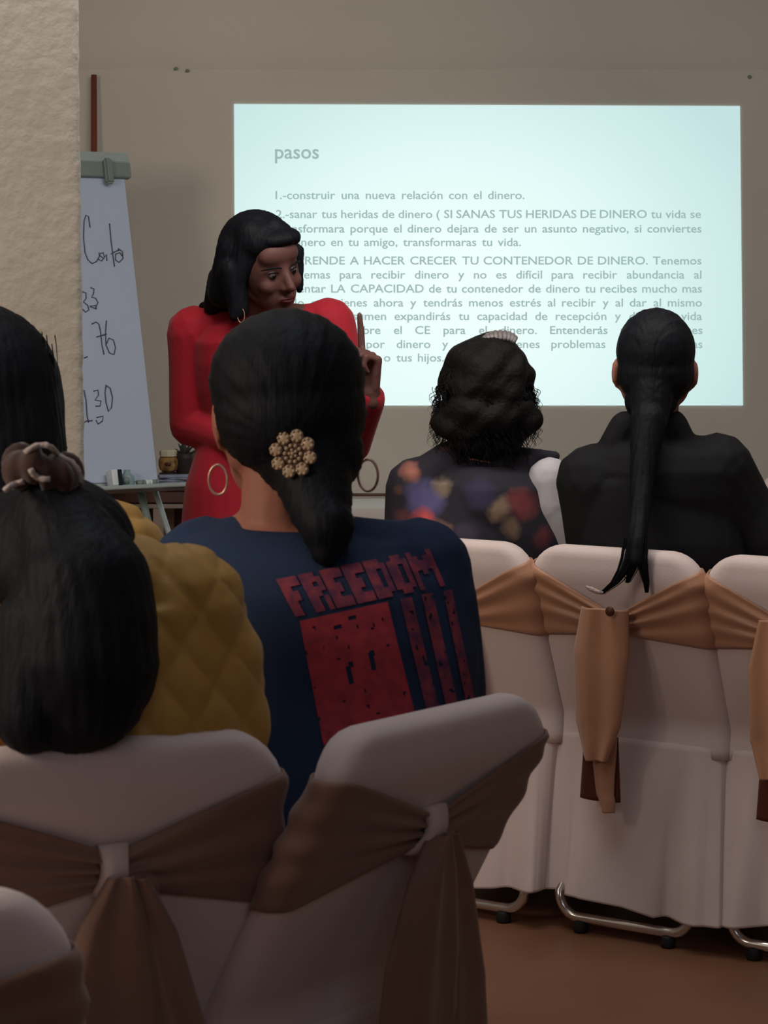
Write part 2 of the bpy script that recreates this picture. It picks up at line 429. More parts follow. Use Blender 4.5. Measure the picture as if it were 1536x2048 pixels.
def sect_ring(z, n=44, off=0.0):
    th = .027; W_ = HWID[0] + (.80 - z) * .03; R_ = .075
    if z > ZT - R_:
        q = (z - (ZT - R_)) / R_; W_ = max(.06, W_ - R_ + R_ * math.sqrt(max(0.0, 1 - q * q)))
    if z > ZT - .02: th *= math.sqrt(max(.02, 1 - ((z - ZT + .02) / .02) ** 2))
    half = 2 * (W_ - th) + math.pi * th
    return [sect(z, -half + 2 * half * (i + .5) / n, off) for i in range(n)]
def cover_mesh(seed=1):
    bm = bmesh.new()
    zs = [ZT - .0005, ZT - .003, ZT - .008, ZT - .015, ZT - .025, ZT - .04, ZT - .055, ZT - .075] + [.70 - .02 * i for i in range(17)]
    loft(bm, [sect_ring(z) for z in zs])
    rnd = random.Random(seed); ph = [rnd.random() * 6.28 for _ in range(4)]
    def skirt(z):
        t = max(0, (.46 - z) / .40); pts = []; n = 260
        w0 = HWID[0] + .010 + .012 * t; y0 = back_y(z) + (.028 if z > .415 else .010 if z > .405 else -.007) - .010 * t; y1 = .56 + .01 * t
        yc, hy = (y0 + y1) / 2, (y1 - y0) / 2
        for i in range(n):
            an = 2 * math.pi * i / n
            c, s = math.cos(an), math.sin(an)
            e = .28
            x = w0 * math.copysign(abs(c) ** e, c); y = hy * math.copysign(abs(s) ** e, s)
            u = math.atan2(y / hy, x / w0)
            fold = max(0, (.395 - z) / .33) * (.017 * math.sin(13 * u + ph[0] + .8 * math.sin(2 * u)) + .009 * math.sin(23 * u + ph[1]) + .008 * math.sin(5 * u + ph[2]))
            corner = min(abs(c), abs(s)); fold += t * .020 * max(0, corner - .5) * 3
            pts.append(V((x * (1 + fold / w0), yc + y * (1 + fold / hy), z + (.012 * math.sin(3 * u + ph[3]) * t if t > .9 else 0))))
        return pts
    top = [[V((p.x * k, (p.y - .36) * k + .36, .463)) for p in skirt(.46)] for k in (.05, .6, .93)]
    loft(bm, top + [skirt(z) for z in (.458, .448, .43, .418, .408, .40, .392, .38, .36, .32, .28, .24, .20, .16, .12, .09, .075, .07)])
    return bm
def sash_half(bm, side, zt1, zb1, zt0, zb0, rough, seed, wrap=.30):
    rnd = random.Random(seed); NU, NV = 46, 22; k = [rnd.random() * 6.28 for _ in range(3)]
    rows = []
    for i in range(NU + 1):
        u = i / NU; a = .012 + u * wrap; e = min(1, a / .19)
        e2 = e ** .95
        row = []
        for j in range(NV + 1):
            v = j / NV
            zt = zt0 + (zt1 - zt0) * e2; zb = zb0 + (zb1 - zb0) * e2
            z = zt + (zb - zt) * v
            pl = .5 + .5 * math.sin(v * 20 + k[0] + 2.2 * e + 1.5 * math.sin(v * 4 + k[1]))
            amp = rough * (1.0 - .55 * e) * math.sin(math.pi * v) ** .5
            off = .004 + amp * pl + .006 * (1 - e)
            row.append(bm.verts.new(sect(z, side * a, off)))
        rows.append(row)
    for a_, b_ in zip(rows, rows[1:]):
        for j in range(NV): bm.faces.new((a_[j], a_[j + 1], b_[j + 1], b_[j]))
def tail_mesh(bm, xs, widths, zs, off=.012, ripples=3, seed=0, depth=.008):
    """hanging strip: centre xs, widths, heights zs; double walled"""
    rnd = random.Random(seed); p0 = rnd.random() * 6; N_ = 16
    fr, bk = [], []
    for i, z in enumerate(zs):
        f, b = [], []
        for j in range(N_ + 1):
            v = j / N_ - .5
            x = xs[i] + v * widths[i]
            yb = back_y(zs[0] if zs[0] > .6 else .66); y = yb + (back_y(z) - yb) * .12 - off - depth * (.5 + .5 * math.cos(v * 6.28 * ripples + p0 + z * 3)) - .012 * (1 - 4 * v * v)
            f.append(bm.verts.new((x, y, z))); b.append(bm.verts.new((x, y + .003, z)))
        fr.append(f); bk.append(b)
    for G, fl in ((fr, 0), (bk, 1)):
        for a_, b_ in zip(G, G[1:]):
            for j in range(N_):
                q = (a_[j], a_[j + 1], b_[j + 1], b_[j]); bm.faces.new(q[::-1] if fl else q)
    for i in range(len(zs) - 1):
        for j in (0, N_): bm.faces.new((fr[i][j], fr[i + 1][j], bk[i + 1][j], bk[i][j]))
    for i in (0, -1):
        for j in range(N_): bm.faces.new((fr[i][j], fr[i][j + 1], bk[i][j + 1], bk[i][j]))
def lerp_list(keys, n):
    out = []
    for i in range(n):
        t = i / (n - 1) * (len(keys) - 1); k = min(int(t), len(keys) - 2); f = t - k; f = f * f * (3 - 2 * f)
        out.append(keys[k] + (keys[k + 1] - keys[k]) * f)
    return out
def make_chair(loc, rz, label, group, style, seed=1, rake=.118):
    RK[0] = rake; HWID[0] = .190 if style == 'right' else .203
    root = empty('banquet_chair', loc, rz); tag(root, label, 'chair', group)
    fin('chair_cover', cover_mesh(seed), M['cover'], root)
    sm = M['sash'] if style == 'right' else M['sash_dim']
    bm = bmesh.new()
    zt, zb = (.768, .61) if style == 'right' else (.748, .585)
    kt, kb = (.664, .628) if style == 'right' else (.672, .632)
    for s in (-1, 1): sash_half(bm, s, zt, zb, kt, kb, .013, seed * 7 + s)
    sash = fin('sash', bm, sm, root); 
    md = sash.modifiers.new('thick', 'SOLIDIFY'); md.thickness = .0025
    if style == 'right':
        n = 26; zs = lerp_list([.682, .59, .45, .375], n)
        bm = bmesh.new(); tail_mesh(bm, lerp_list([-.012, -.022, -.030, -.034], n), lerp_list([.105, .125, .105, .055], n), zs, .02, 1.6, seed, .014)
        fin('sash_tail', bm, sm, root)
        zs = lerp_list([.42, .30, .27], 12)
        bm = bmesh.new(); tail_mesh(bm, lerp_list([-.025, -.012], 12), lerp_list([.06, .038, .028], 12), zs, .016, 1, seed, .004)
        fin('sash_tail', bm, sm, root)
        zs = lerp_list([.42, .29], 8)
        bm = bmesh.new(); tail_mesh(bm, lerp_list([-.035, -.035], 8), lerp_list([.075, .09], 8), zs, .008, 1, seed + 3, .002)
        o = fin('sash_tail', bm, M['button'], root); o['label'] = 'dark brown inner end of the sash'
        bm = bmesh.new(); c = sect(.680, .012, .050)
        bmesh.ops.create_uvsphere(bm, u_segments=14, v_segments=8, radius=.010, matrix=Matrix.Translation(c) @ Matrix.Diagonal((1, .5, 1, 1)))
        fin('button', bm, M['button'], root)
    else:
        kn = bmesh.new(); N_ = 14
        pr = []
        for i in range(N_ + 1):
            t = i / N_; z = .684 - .062 * t
            hw = .019 - .005 * math.sin(math.pi * min(1, t * 1.2)) * .6
            y = back_y(z) - .006 - .024 * math.sin(math.pi * min(1, t * .8 + .05))
            pr.append([V((-hw, y + .010, z)), V((-hw * .8, y, z)), V((-.2 * hw, y - .003, z)), V((.3 * hw, y + .001, z)), V((hw * .8, y - .001, z)), V((hw, y + .010, z)), V((0, y + .016, z))])
        loft(kn, pr); o = fin('knot_loop', kn, M['cover'], root); o['label'] = 'white loop over the sash knot'
        n = 30; zs = lerp_list([.650, .60, .50, .30, .17], n)
        bm = bmesh.new(); tail_mesh(bm, lerp_list([.004, -.004, -.014, -.022, -.024], n), lerp_list([.03, .075, .125, .15, .16], n), zs, .024, 1.4, seed, .012)
        fin('sash_tail', bm, sm, root)
        zs = lerp_list([.646, .58, .45, .25], n)
        bm = bmesh.new(); tail_mesh(bm, lerp_list([.022, .050, .078, .080], n), lerp_list([.03, .044, .066, .09], n), zs, .020, 1.0, seed + 5, .012)
        fin('sash_tail', bm, sm, root)
        bm = bmesh.new()   # bulging bow loop over the tails
        ell(bm, sect(.633, .022, .020), (.034, .014, .017)); ell(bm, sect(.618, .040, .016), (.018, .012, .03))
        fin('knot', bm, sm, root)
    # folding frame: U shaped rear and front legs on rubber feet
    def leg(y0, y1, w_, name):
        bm = bmesh.new(); r = .045; zz = .030
        pts = [(-w_, y1, .43), (-w_, y0 + (y1 - y0) * .25, .14), (-w_, y0, zz + r)]
        for k in range(1, 6):
            a = k / 6 * math.pi / 2; pts.append((-w_ + r - r * math.cos(a), y0, zz + r - r * math.sin(a)))
        pts += [(-w_ + r, y0, zz), (w_ - r, y0, zz)]
        for k in range(1, 6):
            a = k / 6 * math.pi / 2; pts.append((w_ - r + r * math.sin(a), y0, zz + r - r * math.cos(a)))
        pts += [(w_, y0, zz + r), (w_, y0 + (y1 - y0) * .25, .14), (w_, y1, .43)]
        tube(bm, pts, .011, 10); fin(name, bm, M['chrome'], root)
        for s in (-1, 1):
            bm = bmesh.new(); x = s * (w_ - r - .005)
            loft(bm, [(V((x, y0, z)), V((1, 0, 0)), rr, V((0, 1, 0)), rr) for z, rr in ((0, .014), (.004, .016), (.02, .014), (.024, .012))], 14)
            fin('rubber_foot', bm, M['rubber'], root)
    leg(.085, .34, .148, 'rear_leg_frame'); leg(.50, .22, .148, 'front_leg_frame')
    return root
D2 = math.radians
RG = 'white covered chairs with gold sashes on the right'
make_chair((.12, 4.45, 0), D2(-33), 'white covered chair with gold sash behind the woman in the floral blouse', RG, 'right', 3)
make_chair((.438, 4.27, 0), D2(-33), 'white covered chair with hanging gold sash and brown button below the long ponytail', RG, 'right', 1)
make_chair((.760, 4.08, 0), D2(-33), 'white covered chair with gold sash cut off by the right edge', RG, 'right', 5)
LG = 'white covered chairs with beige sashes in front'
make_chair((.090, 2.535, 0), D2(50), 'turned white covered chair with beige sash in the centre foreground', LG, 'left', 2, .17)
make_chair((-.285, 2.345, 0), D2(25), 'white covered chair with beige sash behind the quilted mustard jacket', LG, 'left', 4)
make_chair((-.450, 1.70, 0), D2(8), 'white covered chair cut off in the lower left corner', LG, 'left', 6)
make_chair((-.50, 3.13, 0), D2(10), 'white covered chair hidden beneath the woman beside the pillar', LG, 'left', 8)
make_chair((1.245, 6.2, 0), D2(-12), 'white covered chair far off beside the black jacket sleeve, at the right edge', 'white covered chairs at the front', 'right', 9)
# ---------------------------------------------------------------- people
UP = V((0, 0, 1))
def hand(bm, wrist, d, nrm, side, curls, spread=.0, s=1.0, thumb=None):
    """wrist -> fingers along d, back of the hand facing nrm; side=+1 thumb on the right of d seen from the back"""
    d = V(d).normalized(); nrm = V(nrm); nrm = (nrm - d * nrm.dot(d)).normalized(); lat = d.cross(nrm).normalized() * side
    pal = .088 * s
    kn = []
    for i in range(4):
        off = (.030 - .020 * i) * s
        base = wrist + lat * off * .55 + d * .012 * s
        k = wrist + lat * off + d * (pal - (.0, .0, .004, .012)[i] * s)
        caps(bm, base, .013 * s, k, .0115 * s, 10); kn.append(k)
    caps(bm, wrist - d * .02 * s, .024 * s, wrist + d * .03 * s, .019 * s, 12)
    ln = ((.043, .026, .021), (.047, .030, .022), (.044, .028, .021), (.034, .021, .018))
    for i in range(4):
        c = curls[i]; a = 0; p = kn[i]; r = .0098 - .0006 * (i == 3)
        sp = lat * (.06 - .04 * i) * spread
        for j in range(3):
            a += c[j]
            dd = (d * math.cos(a) - nrm * math.sin(a) + sp).normalized()
            q = p + dd * ln[i][j] * s
            caps(bm, p, (r - j * .0007) * s, q, (r - (j + 1) * .0009) * s, 10); p = q
    t0 = wrist + lat * .022 * s + d * .022 * s - nrm * .004 * s
    td = thumb or (lat * .75 + d * .75 - nrm * .25)
    td = td.normalized(); t1 = t0 + td * .036 * s; td2 = (td + d * .5 - nrm * .3).normalized(); t2 = t1 + td2 * .032 * s; t3 = t2 + (td2 + d * .2).normalized() * .025 * s
    caps(bm, t0, .014 * s, t1, .0105 * s, 10); caps(bm, t1, .0105 * s, t2, .0095 * s, 10); caps(bm, t2, .0095 * s, t3, .0078 * s, 10)
RELAX = [(.25, .35, .25), (.3, .4, .3), (.35, .45, .3), (.4, .5, .35)]
FIST = [(1.35, 1.5, .9)] * 4
def head_prims(bm, c, F, U, s=1.0, ears=True):
    """c centre between the ears, F where the face looks, U crown"""
    R = frame(F, U); X = V(R.col[0][:3]); F = V(R.col[1][:3]); U = V(R.col[2][:3])
    q = lambda x, y, z: c + (X * x + F * y + U * z) * s
    ell(bm, q(0, -.018, .035), (.074 * s, .092 * s, .082 * s), F, U)
    ell(bm, q(0, .020, -.005), (.068 * s, .072 * s, .090 * s), F, U)
    ell(bm, q(0, .042, -.055), (.052 * s, .046 * s, .056 * s), F, U)
    ell(bm, q(0, .072, -.094), (.024 * s, .020 * s, .020 * s), F, U)
    caps(bm, q(-.046, .0, -.05), .022 * s, q(-.014, .066, -.092), .017 * s); caps(bm, q(.046, .0, -.05), .022 * s, q(.014, .066, -.092), .017 * s)
    ell(bm, q(-.038, .062, -.025), (.022 * s, .020 * s, .022 * s), F, U); ell(bm, q(.038, .062, -.025), (.022 * s, .020 * s, .022 * s), F, U)
    caps(bm, q(0, .084, .012), .009 * s, q(0, .108, -.026), .0115 * s, 10)
    caps(bm, q(-.011, .094, -.031), .0085 * s, q(.011, .094, -.031), .0085 * s, 8)
    ell(bm, q(0, .086, -.060), (.022 * s, .014 * s, .011 * s), F, U)
    ell(bm, q(0, .058, .045), (.056 * s, .030 * s, .036 * s), F, U)
    if ears:
        for sg in (-1, 1):
            ell(bm, q(sg * .078, -.012, -.012), (.008 * s, .018 * s, .030 * s), (F + X * sg * -.35), U)
            ell(bm, q(sg * .074, -.004, -.036), (.006 * s, .009 * s, .010 * s), F, U)
def torso_rings(J, g=0.0, bot=0.0, top=1.0, bulk=1.0):
    """half-widths from pelvis to neck base along a straight or bowed spine"""
    a, b = J['pelvis'], J['neck']; mid = J.get('mid', (a + b) / 2); S, F = J['S'], J['F']
    sw, hw, ww = J['sw'], J['hw'], J['ww']
    prof = [(-.14, hw * .80, .09), (-.06, hw, .115), (.08, hw, .12), (.28, ww * 1.03, .108), (.45, ww, .10), (.62, (ww + sw) * .5, .108), (.76, sw * .93, .112), (.87, sw * .92, .10), (.94, sw * .74, .080), (.985, sw * .42, .062), (1.01, .058, .052)]
    out = []
    for t, rx, ry in prof:
        if t < bot or t > top: continue
        c = a * (1 - t) ** 2 + mid * 2 * t * (1 - t) + b * t * t if 0 <= t <= 1 else (a + (a - mid) * (-t) if t < 0 else b + (b - mid) * (t - 1))
        out.append((c, S, rx * bulk + g, F, ry * bulk + g))
    return out
def arm(bm, J, sd, g, to=1.0, fat=1.0):
    sh, el, wr = J['sh' + sd], J['el' + sd], J['wr' + sd]
    caps(bm, sh, .052 * fat + g, el, .038 * fat + g); caps(bm, el, .038 * fat + g, el.lerp(wr, to), (.038 - .013 * to) * fat + g)
def base_body(J, hands=True, voxel=.006):
    bm = bmesh.new(); loft(bm, torso_rings(J), 26)
    caps(bm, J['neck'] - (J['neck'] - J['pelvis']).normalized() * .03, .052, J['head'] + J['hF'] * -.012 * J['hs'] - V((0, 0, .03)), .050)
    for sd in 'LR':
        caps(bm, J['neck'] - UP * .01, .045, J['sh' + sd], .048)
        arm(bm, J, sd, 0)
        caps(bm, J['hip' + sd], .086, J['kn' + sd], .056); caps(bm, J['kn' + sd], .054, J['an' + sd], .036)
        a = J['an' + sd]; f = J['foot' + sd]
        caps(bm, a - UP * .035 - f * .02, .028, a + f * .13 - UP * .052, .024)
        side = 1 if sd == 'R' else -1
        h = J.get('hand' + sd)
        if h: hand(bm, J['wr' + sd], h[0], h[1], h[2], h[3], h[4] if len(h) > 4 else 0, J.get('handscale', 1.0), h[5] if len(h) > 5 else None)
    head_prims(bm, J['head'], J['hF'], J['hU'], J['hs'])
    me = blob(bm, voxel, 3)
    R = frame(J['hF'], J['hU']); X, F, U = (V(R.col[i][:3]) for i in range(3)); s = J['hs']; c = J['head']
    q = lambda x, y, z: c + (X * x + F * y + U * z) * s
    push(me, [(q(-.030, .088, .006), .013 * s, -F * .011 * s), (q(.030, .088, .006), .013 * s, -F * .011 * s),
              (q(0, .100, -.060), .004 * s, -F * .004 * s)])
    return me
def face_parts(J, root, lips=None):
    R = frame(J['hF'], J['hU']); X, F, U = (V(R.col[i][:3]) for i in range(3)); s = J['hs']; c = J['head']
    q = lambda x, y, z: c + (X * x + F * y + U * z) * s
    for sg in (-1, 1):
        bm = bmesh.new(); ell(bm, q(sg * .030, .070, .004), (.0125 * s, .0125 * s, .0105 * s), F, U, 2); fin('eye', bm, M['eye'], root)
        bm = bmesh.new(); ell(bm, q(sg * .030, .0805, .002), (.0058 * s, .0035 * s, .0058 * s), F, U, 2); fin('iris', bm, M['iris'], root)
        bm = bmesh.new(); tube(bm, [q(sg * (.014 + .011 * k), .0905 - .0026 * k * k * .6, .022 + .004 * math.sin(k * 1.0)) for k in range(5)], [.0018 * s, .0028 * s, .003 * s, .0024 * s, .001 * s], 6); fin('eyebrow', bm, M['hair'], root)
        bm = bmesh.new(); tube(bm, [q(sg * (.018 + .006 * k), .083 - .0012 * k * k * .5, .0115 - .0008 * (k - 2) ** 2) for k in range(5)], .0014 * s, 6); fin('eyelash', bm, M['hair'], root)
    bm = bmesh.new(); tube(bm, [q(x, .0985 - abs(x) * .28, -.0555 - abs(x) * .05) for x in (-.022, -.012, -.004, 0, .004, .012, .022)], [.001 * s, .0032 * s, .0042 * s, .0036 * s, .0042 * s, .0032 * s, .001 * s], 8)
    tube(bm, [q(x, .0985 - abs(x) * .28, -.0635 + abs(x) * .16) for x in (-.020, -.010, 0, .010, .020)], [.001 * s, .004 * s, .005 * s, .004 * s, .001 * s], 8)
    fin('lips', bm, lips or M['lip'], root)
def seated(hip, F, neck, head, hF, hU=UP, sw=.17, hw=.165, ww=.135, hs=1.0, mid=None, elb=None, seat=.475, shdrop=.035, stride=.38):
    F = V((F[0], F[1], 0)).normalized(); S = F.cross(UP).normalized()      # S = the person's right
    J = dict(pelvis=V((hip[0], hip[1], seat + .075)), neck=V(neck), head=V(head), hF=V(hF).normalized(), hU=V(hU), hs=hs, S=S, F=F, sw=sw, hw=hw, ww=ww)
    if mid: J['mid'] = V(mid)
    # the shoulder line follows S
    for sd, k in (('L', -1), ('R', 1)):
        sh = J['neck'] + S * k * (sw) + V((0, 0, -shdrop - .03))
        J['sh' + sd] = sh
        e = (elb or {}).get(sd)
        J['el' + sd] = V(e) if e else sh + S * k * .05 + F * .06 + V((0, 0, -.25))
        kn = J['pelvis'] + S * k * .085 + F * stride + V((0, 0, .0)); kn.z = seat + .005
        J['hip' + sd] = J['pelvis'] + S * k * .08 + V((0, 0, .01)); J['kn' + sd] = kn
        J['an' + sd] = V((kn.x, kn.y, .082)) + F * .02; J['foot' + sd] = F
        w_ = J['pelvis'] + S * k * .07 + F * (stride * .62) + V((0, 0, .085))
        J['wr' + sd] = w_; J['hand' + sd] = ((F * .9 - S * k * .45 - UP * .12).normalized(), UP, k, RELAX)
    return J
def person(J, label, parts, skin='skin', voxel=.006, face=True):
    me = base_body(J, voxel=voxel)
    o = link('person', me, M[skin]); tag(o, label, 'person', J.get('group'))
    if face: face_parts(J, o)
    # trousers and shoes
    bm = bmesh.new(); loft(bm, torso_rings(J, .010, -1, .35), 24)
    for sd in 'LR':
        caps(bm, J['hip' + sd], .096 * J.get('hipk', 1), J['kn' + sd], .066); caps(bm, J['kn' + sd], .066, J['an' + sd] + V((0, 0, .03)), .052)
    t = link('trousers', blob(bm, .008, 4), M[parts.get('trousers', 'denim')], o)
    for sd in 'LR':
        bm = bmesh.new(); a = J['an' + sd]; f = J['foot' + sd]
        base = V((a.x, a.y, 0)); x = f.cross(UP)
        rings = []
        for u, wd, h0, h1 in ((-.055, .018, .004, .06), (-.045, .030, .002, .075), (-.01, .034, .002, .078), (.04, .036, .002, .062), (.09, .042, .002, .048), (.13, .038, .002, .040), (.155, .022, .004, .028)):
            rings.append((base + f * u + UP * (h0 + h1) / 2, x, wd, UP, (h1 - h0) / 2))
        loft(bm, rings, 16); fin('shoe', bm, M['shoe'], o)
    return o
def garment(J, g, fat=1.0, to=.95, bot=-.10, extra=None, voxel=.006, smooth=5, shoulder=.055, bulk=1.0):
    bm = bmesh.new(); loft(bm, torso_rings(J, g, bot, .99, bulk), 30)
    for sd in 'LR':
        caps(bm, J['neck'] - UP * .028 + J['S'] * (.03 if sd == 'R' else -.03), .034 + g, J['sh' + sd], shoulder * fat + g * .5)
        arm(bm, J, sd, g, to, fat)
    if extra: extra(bm)
    return blob(bm, voxel, smooth)
def strands(bm, starts, seed, n, length, down, r=.0012, curl=0.0, freq=60, gravity=1.0, seg=3, steps=14):
    rnd = random.Random(seed)
    for i in range(n):
        p, d = starts(rnd); ln = length * rnd.uniform(.6, 1.1); ph = rnd.random() * 6.28
        ax = V((rnd.uniform(-1, 1), rnd.uniform(-1, 1), rnd.uniform(-1, 1))).normalized(); pts = []
        q = p.copy(); dd = d.normalized()
        for k in range(steps):
            t = k / (steps - 1)
            pts.append(q + (basis(dd)[0] * math.cos(ph + t * length * freq) + basis(dd)[1] * math.sin(ph + t * length * freq)) * curl)
            dd = (dd + V(down) * gravity * .25).normalized(); q = q + dd * ln / steps
        tube(bm, pts, [r * (1 - .7 * k / (steps - 1)) for k in range(steps)], seg, cap=False)
def groove(me, c, axis=UP, k=46, amp=.0006, seed=0):
    """combed locks: ridges running down round the axis through c"""
    x, y, d = basis(V(axis), V((0, 1, 0)))
    co, no = getco(me), getno(me); r = co - np.array(c)
    th = np.arctan2(r @ np.array(x), r @ np.array(y)); h = r @ np.array(d)
    f = np.sin(th * k + 2 * np.sin(h * 14 + seed)) + .6 * np.sin(th * k * 2.3 + 3 * np.sin(h * 9 + 1)); f *= amp
    setco(me, co + no * f[:, None])
# ======================================================== presenter in red
dP = 5.1
def PP(x, y, d=dP): return P(x, y, d)
Fb = V((.42, -.90, 0)).normalized(); Sb = Fb.cross(UP).normalized()     # her right = photo left
J = dict(pelvis=PP(506, 985, 5.16), mid=PP(508, 840, 5.20), neck=PP(518, 630, 5.12), head=PP(531, 533, 5.04), hF=V((.60, -.74, -.26)).normalized(), hU=V((-.27, 0, .96)), hs=.93, hipk=.82,
         S=Sb, F=Fb, sw=.150, hw=.145, ww=.112, handscale=.98)
J['shR'] = PP(388, 668, 5.15); J['elR'] = PP(385, 850, 5.17); J['wrR'] = PP(520, 900, 5.0)
J['handR'] = ((V((.9, -.3, .15))).normalized(), V((0, -1, .2)), -1, RELAX)
J['shL'] = PP(655, 652, 5.15); J['elL'] = PP(700, 885, 5.07); J['wrL'] = PP(741, 786, 4.92)
J['handL'] = (V((-.02, 0, 1)), V((.75, .55, 0)), 1, [(.02, .06, .04), (1.25, 1.5, .9), (1.3, 1.5, .9), (1.35, 1.5, .9)], 0, V((-.4, -.8, .6)))
for sd, k in (('L', -1), ('R', 1)):
    h = J['pelvis'] + Sb * k * .058 - UP * .05; J['hip' + sd] = h
    J['kn' + sd] = V((h.x, h.y, .44)) + Sb * k * .01 + Fb * .03; J['an' + sd] = V((h.x, h.y, .085)) + Sb * k * .02; J['foot' + sd] = (Fb + Sb * k * .2).normalized()
pres = person(J, 'standing woman in a red blazer raising one finger before the projection', {'trousers': 'black'}, 'skin_shaded', .0045)
def blz(bm):
    # flared peplum and bent sleeve folds
    c0 = J['pelvis']
    loft(bm, [(c0 + UP * .20, Sb, .118, Fb, .100), (c0 + UP * .10, Sb, .138, Fb, .115), (c0 + UP * .02, Sb, .160, Fb, .135), (c0 - UP * .10, Sb, .178, Fb, .15), (c0 - UP * .17, Sb, .184, Fb, .152)], 28)
    caps(bm, J['shR'], .064, J['shR'].lerp(J['elR'], .55), .058); caps(bm, J['elR'], .054, J['elR'].lerp(J['shR'], .5), .056)
    caps(bm, J['shL'], .060, J['shL'].lerp(J['elL'], .5), .054)
me = garment(J, .012, 1.05, .88, -.02, blz, .005, 4, .050)
displace(me, lambda co, no: .0035 * sn(co, 26, 3))
blazer = link('blazer', me, M['red'], pres)
# lapels: two folded leaves of cloth lying on the chest
for sg in (-1, 1):
    bm = bmesh.new(); cN = J['neck']; 
    q = lambda x, y, z: cN + Sb * x * sg + Fb * y + UP * z
    pts = [q(.030, .030, .015), q(.062, .055, -.015), q(.085, .095, -.09), q(.060, .118, -.115), q(.010, .140, -.21), q(.018, .125, -.15), q(.035, .095, -.06)]
    f = [bm.verts.new(p) for p in pts]; b = [bm.verts.new(p - Fb * .006) for p in pts]
    bm.faces.new(f); bm.faces.new(b[::-1])
    for i in range(7): bm.faces.new((f[i], b[i], b[(i + 1) % 7], f[(i + 1) % 7]))
    fin('lapel', bm, M['red'], blazer, False)
# long straight black hair
def pe(bm, x, y, d, rx, ry=None, rz=None):
    k = d / FPX; ell(bm, P(x, y, d), (rx * k, (ry or rx) * k, (rz or rx) * k))
bm = bmesh.new(); hc = J['head']; R_ = frame(J['hF'], J['hU']); X_, F_, U_ = (V(R_.col[i][:3]) for i in range(3))
ell(bm, hc - F_ * .035 + U_ * .030, (.090, .092, .094), F_, U_)
ell(bm, hc - F_ * .010 + U_ * .062, (.076, .078, .052), F_, U_)
ell(bm, hc + F_ * .046 + U_ * .078 + X_ * -.012, (.052, .036, .020), F_, U_)
for a, b, r0, r1 in (((470, 500, 5.02), (448, 585, 5.05), 38, 34), ((448, 560, 5.06), (425, 612, 5.10), 34, 20), ((462, 540, 5.0), (478, 618, 5.0), 28, 22), ((480, 500, 5.10), (470, 640, 5.15), 50, 42), ((440, 600, 5.12), (400, 612, 5.14), 16, 5),
        ((596, 500, 5.06), (599, 580, 5.06), 13, 8), ((545, 455, 5.0), (592, 478, 5.0), 20, 11), ((500, 470, 5.0), (476, 560, 4.99), 34, 18), ((478, 560, 4.99), (470, 632, 4.99), 16, 13)):
    caps(bm, P(*a), r0 * a[2] / FPX, P(*b), r1 * b[2] / FPX)
me = blob(bm, .005, 5); groove(me, hc, U_, 40, .0006); hair = link('hair', me, M['hair'], pres)
bm = bmesh.new()
tube(bm, [PP(482, 622, 4.98) + V((.008 * math.cos(a), 0, .016 * math.sin(a) - .01)) for a in [i * math.pi / 8 for i in range(16)]], .0012, 6, closed=True); fin('earring', bm, M['gold'], pres)
# ======================================================== woman in the printed navy shirt
dF = 2.88
F1 = V((-.18, 1, 0)).normalized()
nk = P(558, 1015, dF); hd = P(553, 822, dF + .02)
J1 = seated((-.145, 2.80), F1, nk - UP * .02, hd, V((-.36, 1, -.16)), V((-.03, 0, 1)), sw=.172, hw=.17, ww=.155, hs=1.08, mid=P(690, 1300, dF - .08), shdrop=.030)
J1['shL'] = P(412, 1135, dF + .03); J1['elL'] = P(395, 1420, dF + .02); J1['shR'] = P(838, 1140, dF - .01); J1['elR'] = P(890, 1420, dF + .0); J1['S'] = V((.98, -.10, -.02)).normalized()
w1 = person(J1, 'seated woman with a flower hair clip in a navy shirt printed FREEDOM', {})
def x1(bm):
    caps(bm, P(850, 1200, dF - .02), .070, P(885, 1400, dF - .02), .062); caps(bm, P(430, 1180, dF), .066, P(410, 1400, dF), .062)
    loft(bm, [(P(640, 1075, dF - .01), V((1, 0, 0)), .145, V((0, 1, 0)), .075), (P(655, 1150, dF - .02), V((1, 0, 0)), .185, V((0, 1, 0)), .105), (P(675, 1300, dF - .04), V((1, 0, 0)), .185, V((0, 1, 0)), .125), (P(690, 1480, dF - .06), V((1, 0, 0)), .172, V((0, 1, 0)), .13), (P(690, 1650, dF - .06), V((1, 0, 0)), .172, V((0, 1, 0)), .13)], 30)
me = garment(J1, .012, 1.15, .9, -.1, x1, .006, 10, .050)
displace(me, lambda co, no: .0025 * sn(co, 17, 5))
shirt = link('shirt', me, M['navy'], w1)
bvh = BVHTree.FromPolygons([v.co.copy() for v in me.vertices], [tuple(p.vertices) for p in me.polygons])
cam_o = V((0, 0, CAMZ))
def onto(px, py, off=.0018):
    d = (P(px, py, 2.0) - cam_o).normalized(); h = bvh.ray_cast(cam_o, d)
    if h[0] is None: return None
    n = h[1] if h[1].dot(d) < 0 else -h[1]
    return h[0] + n * off
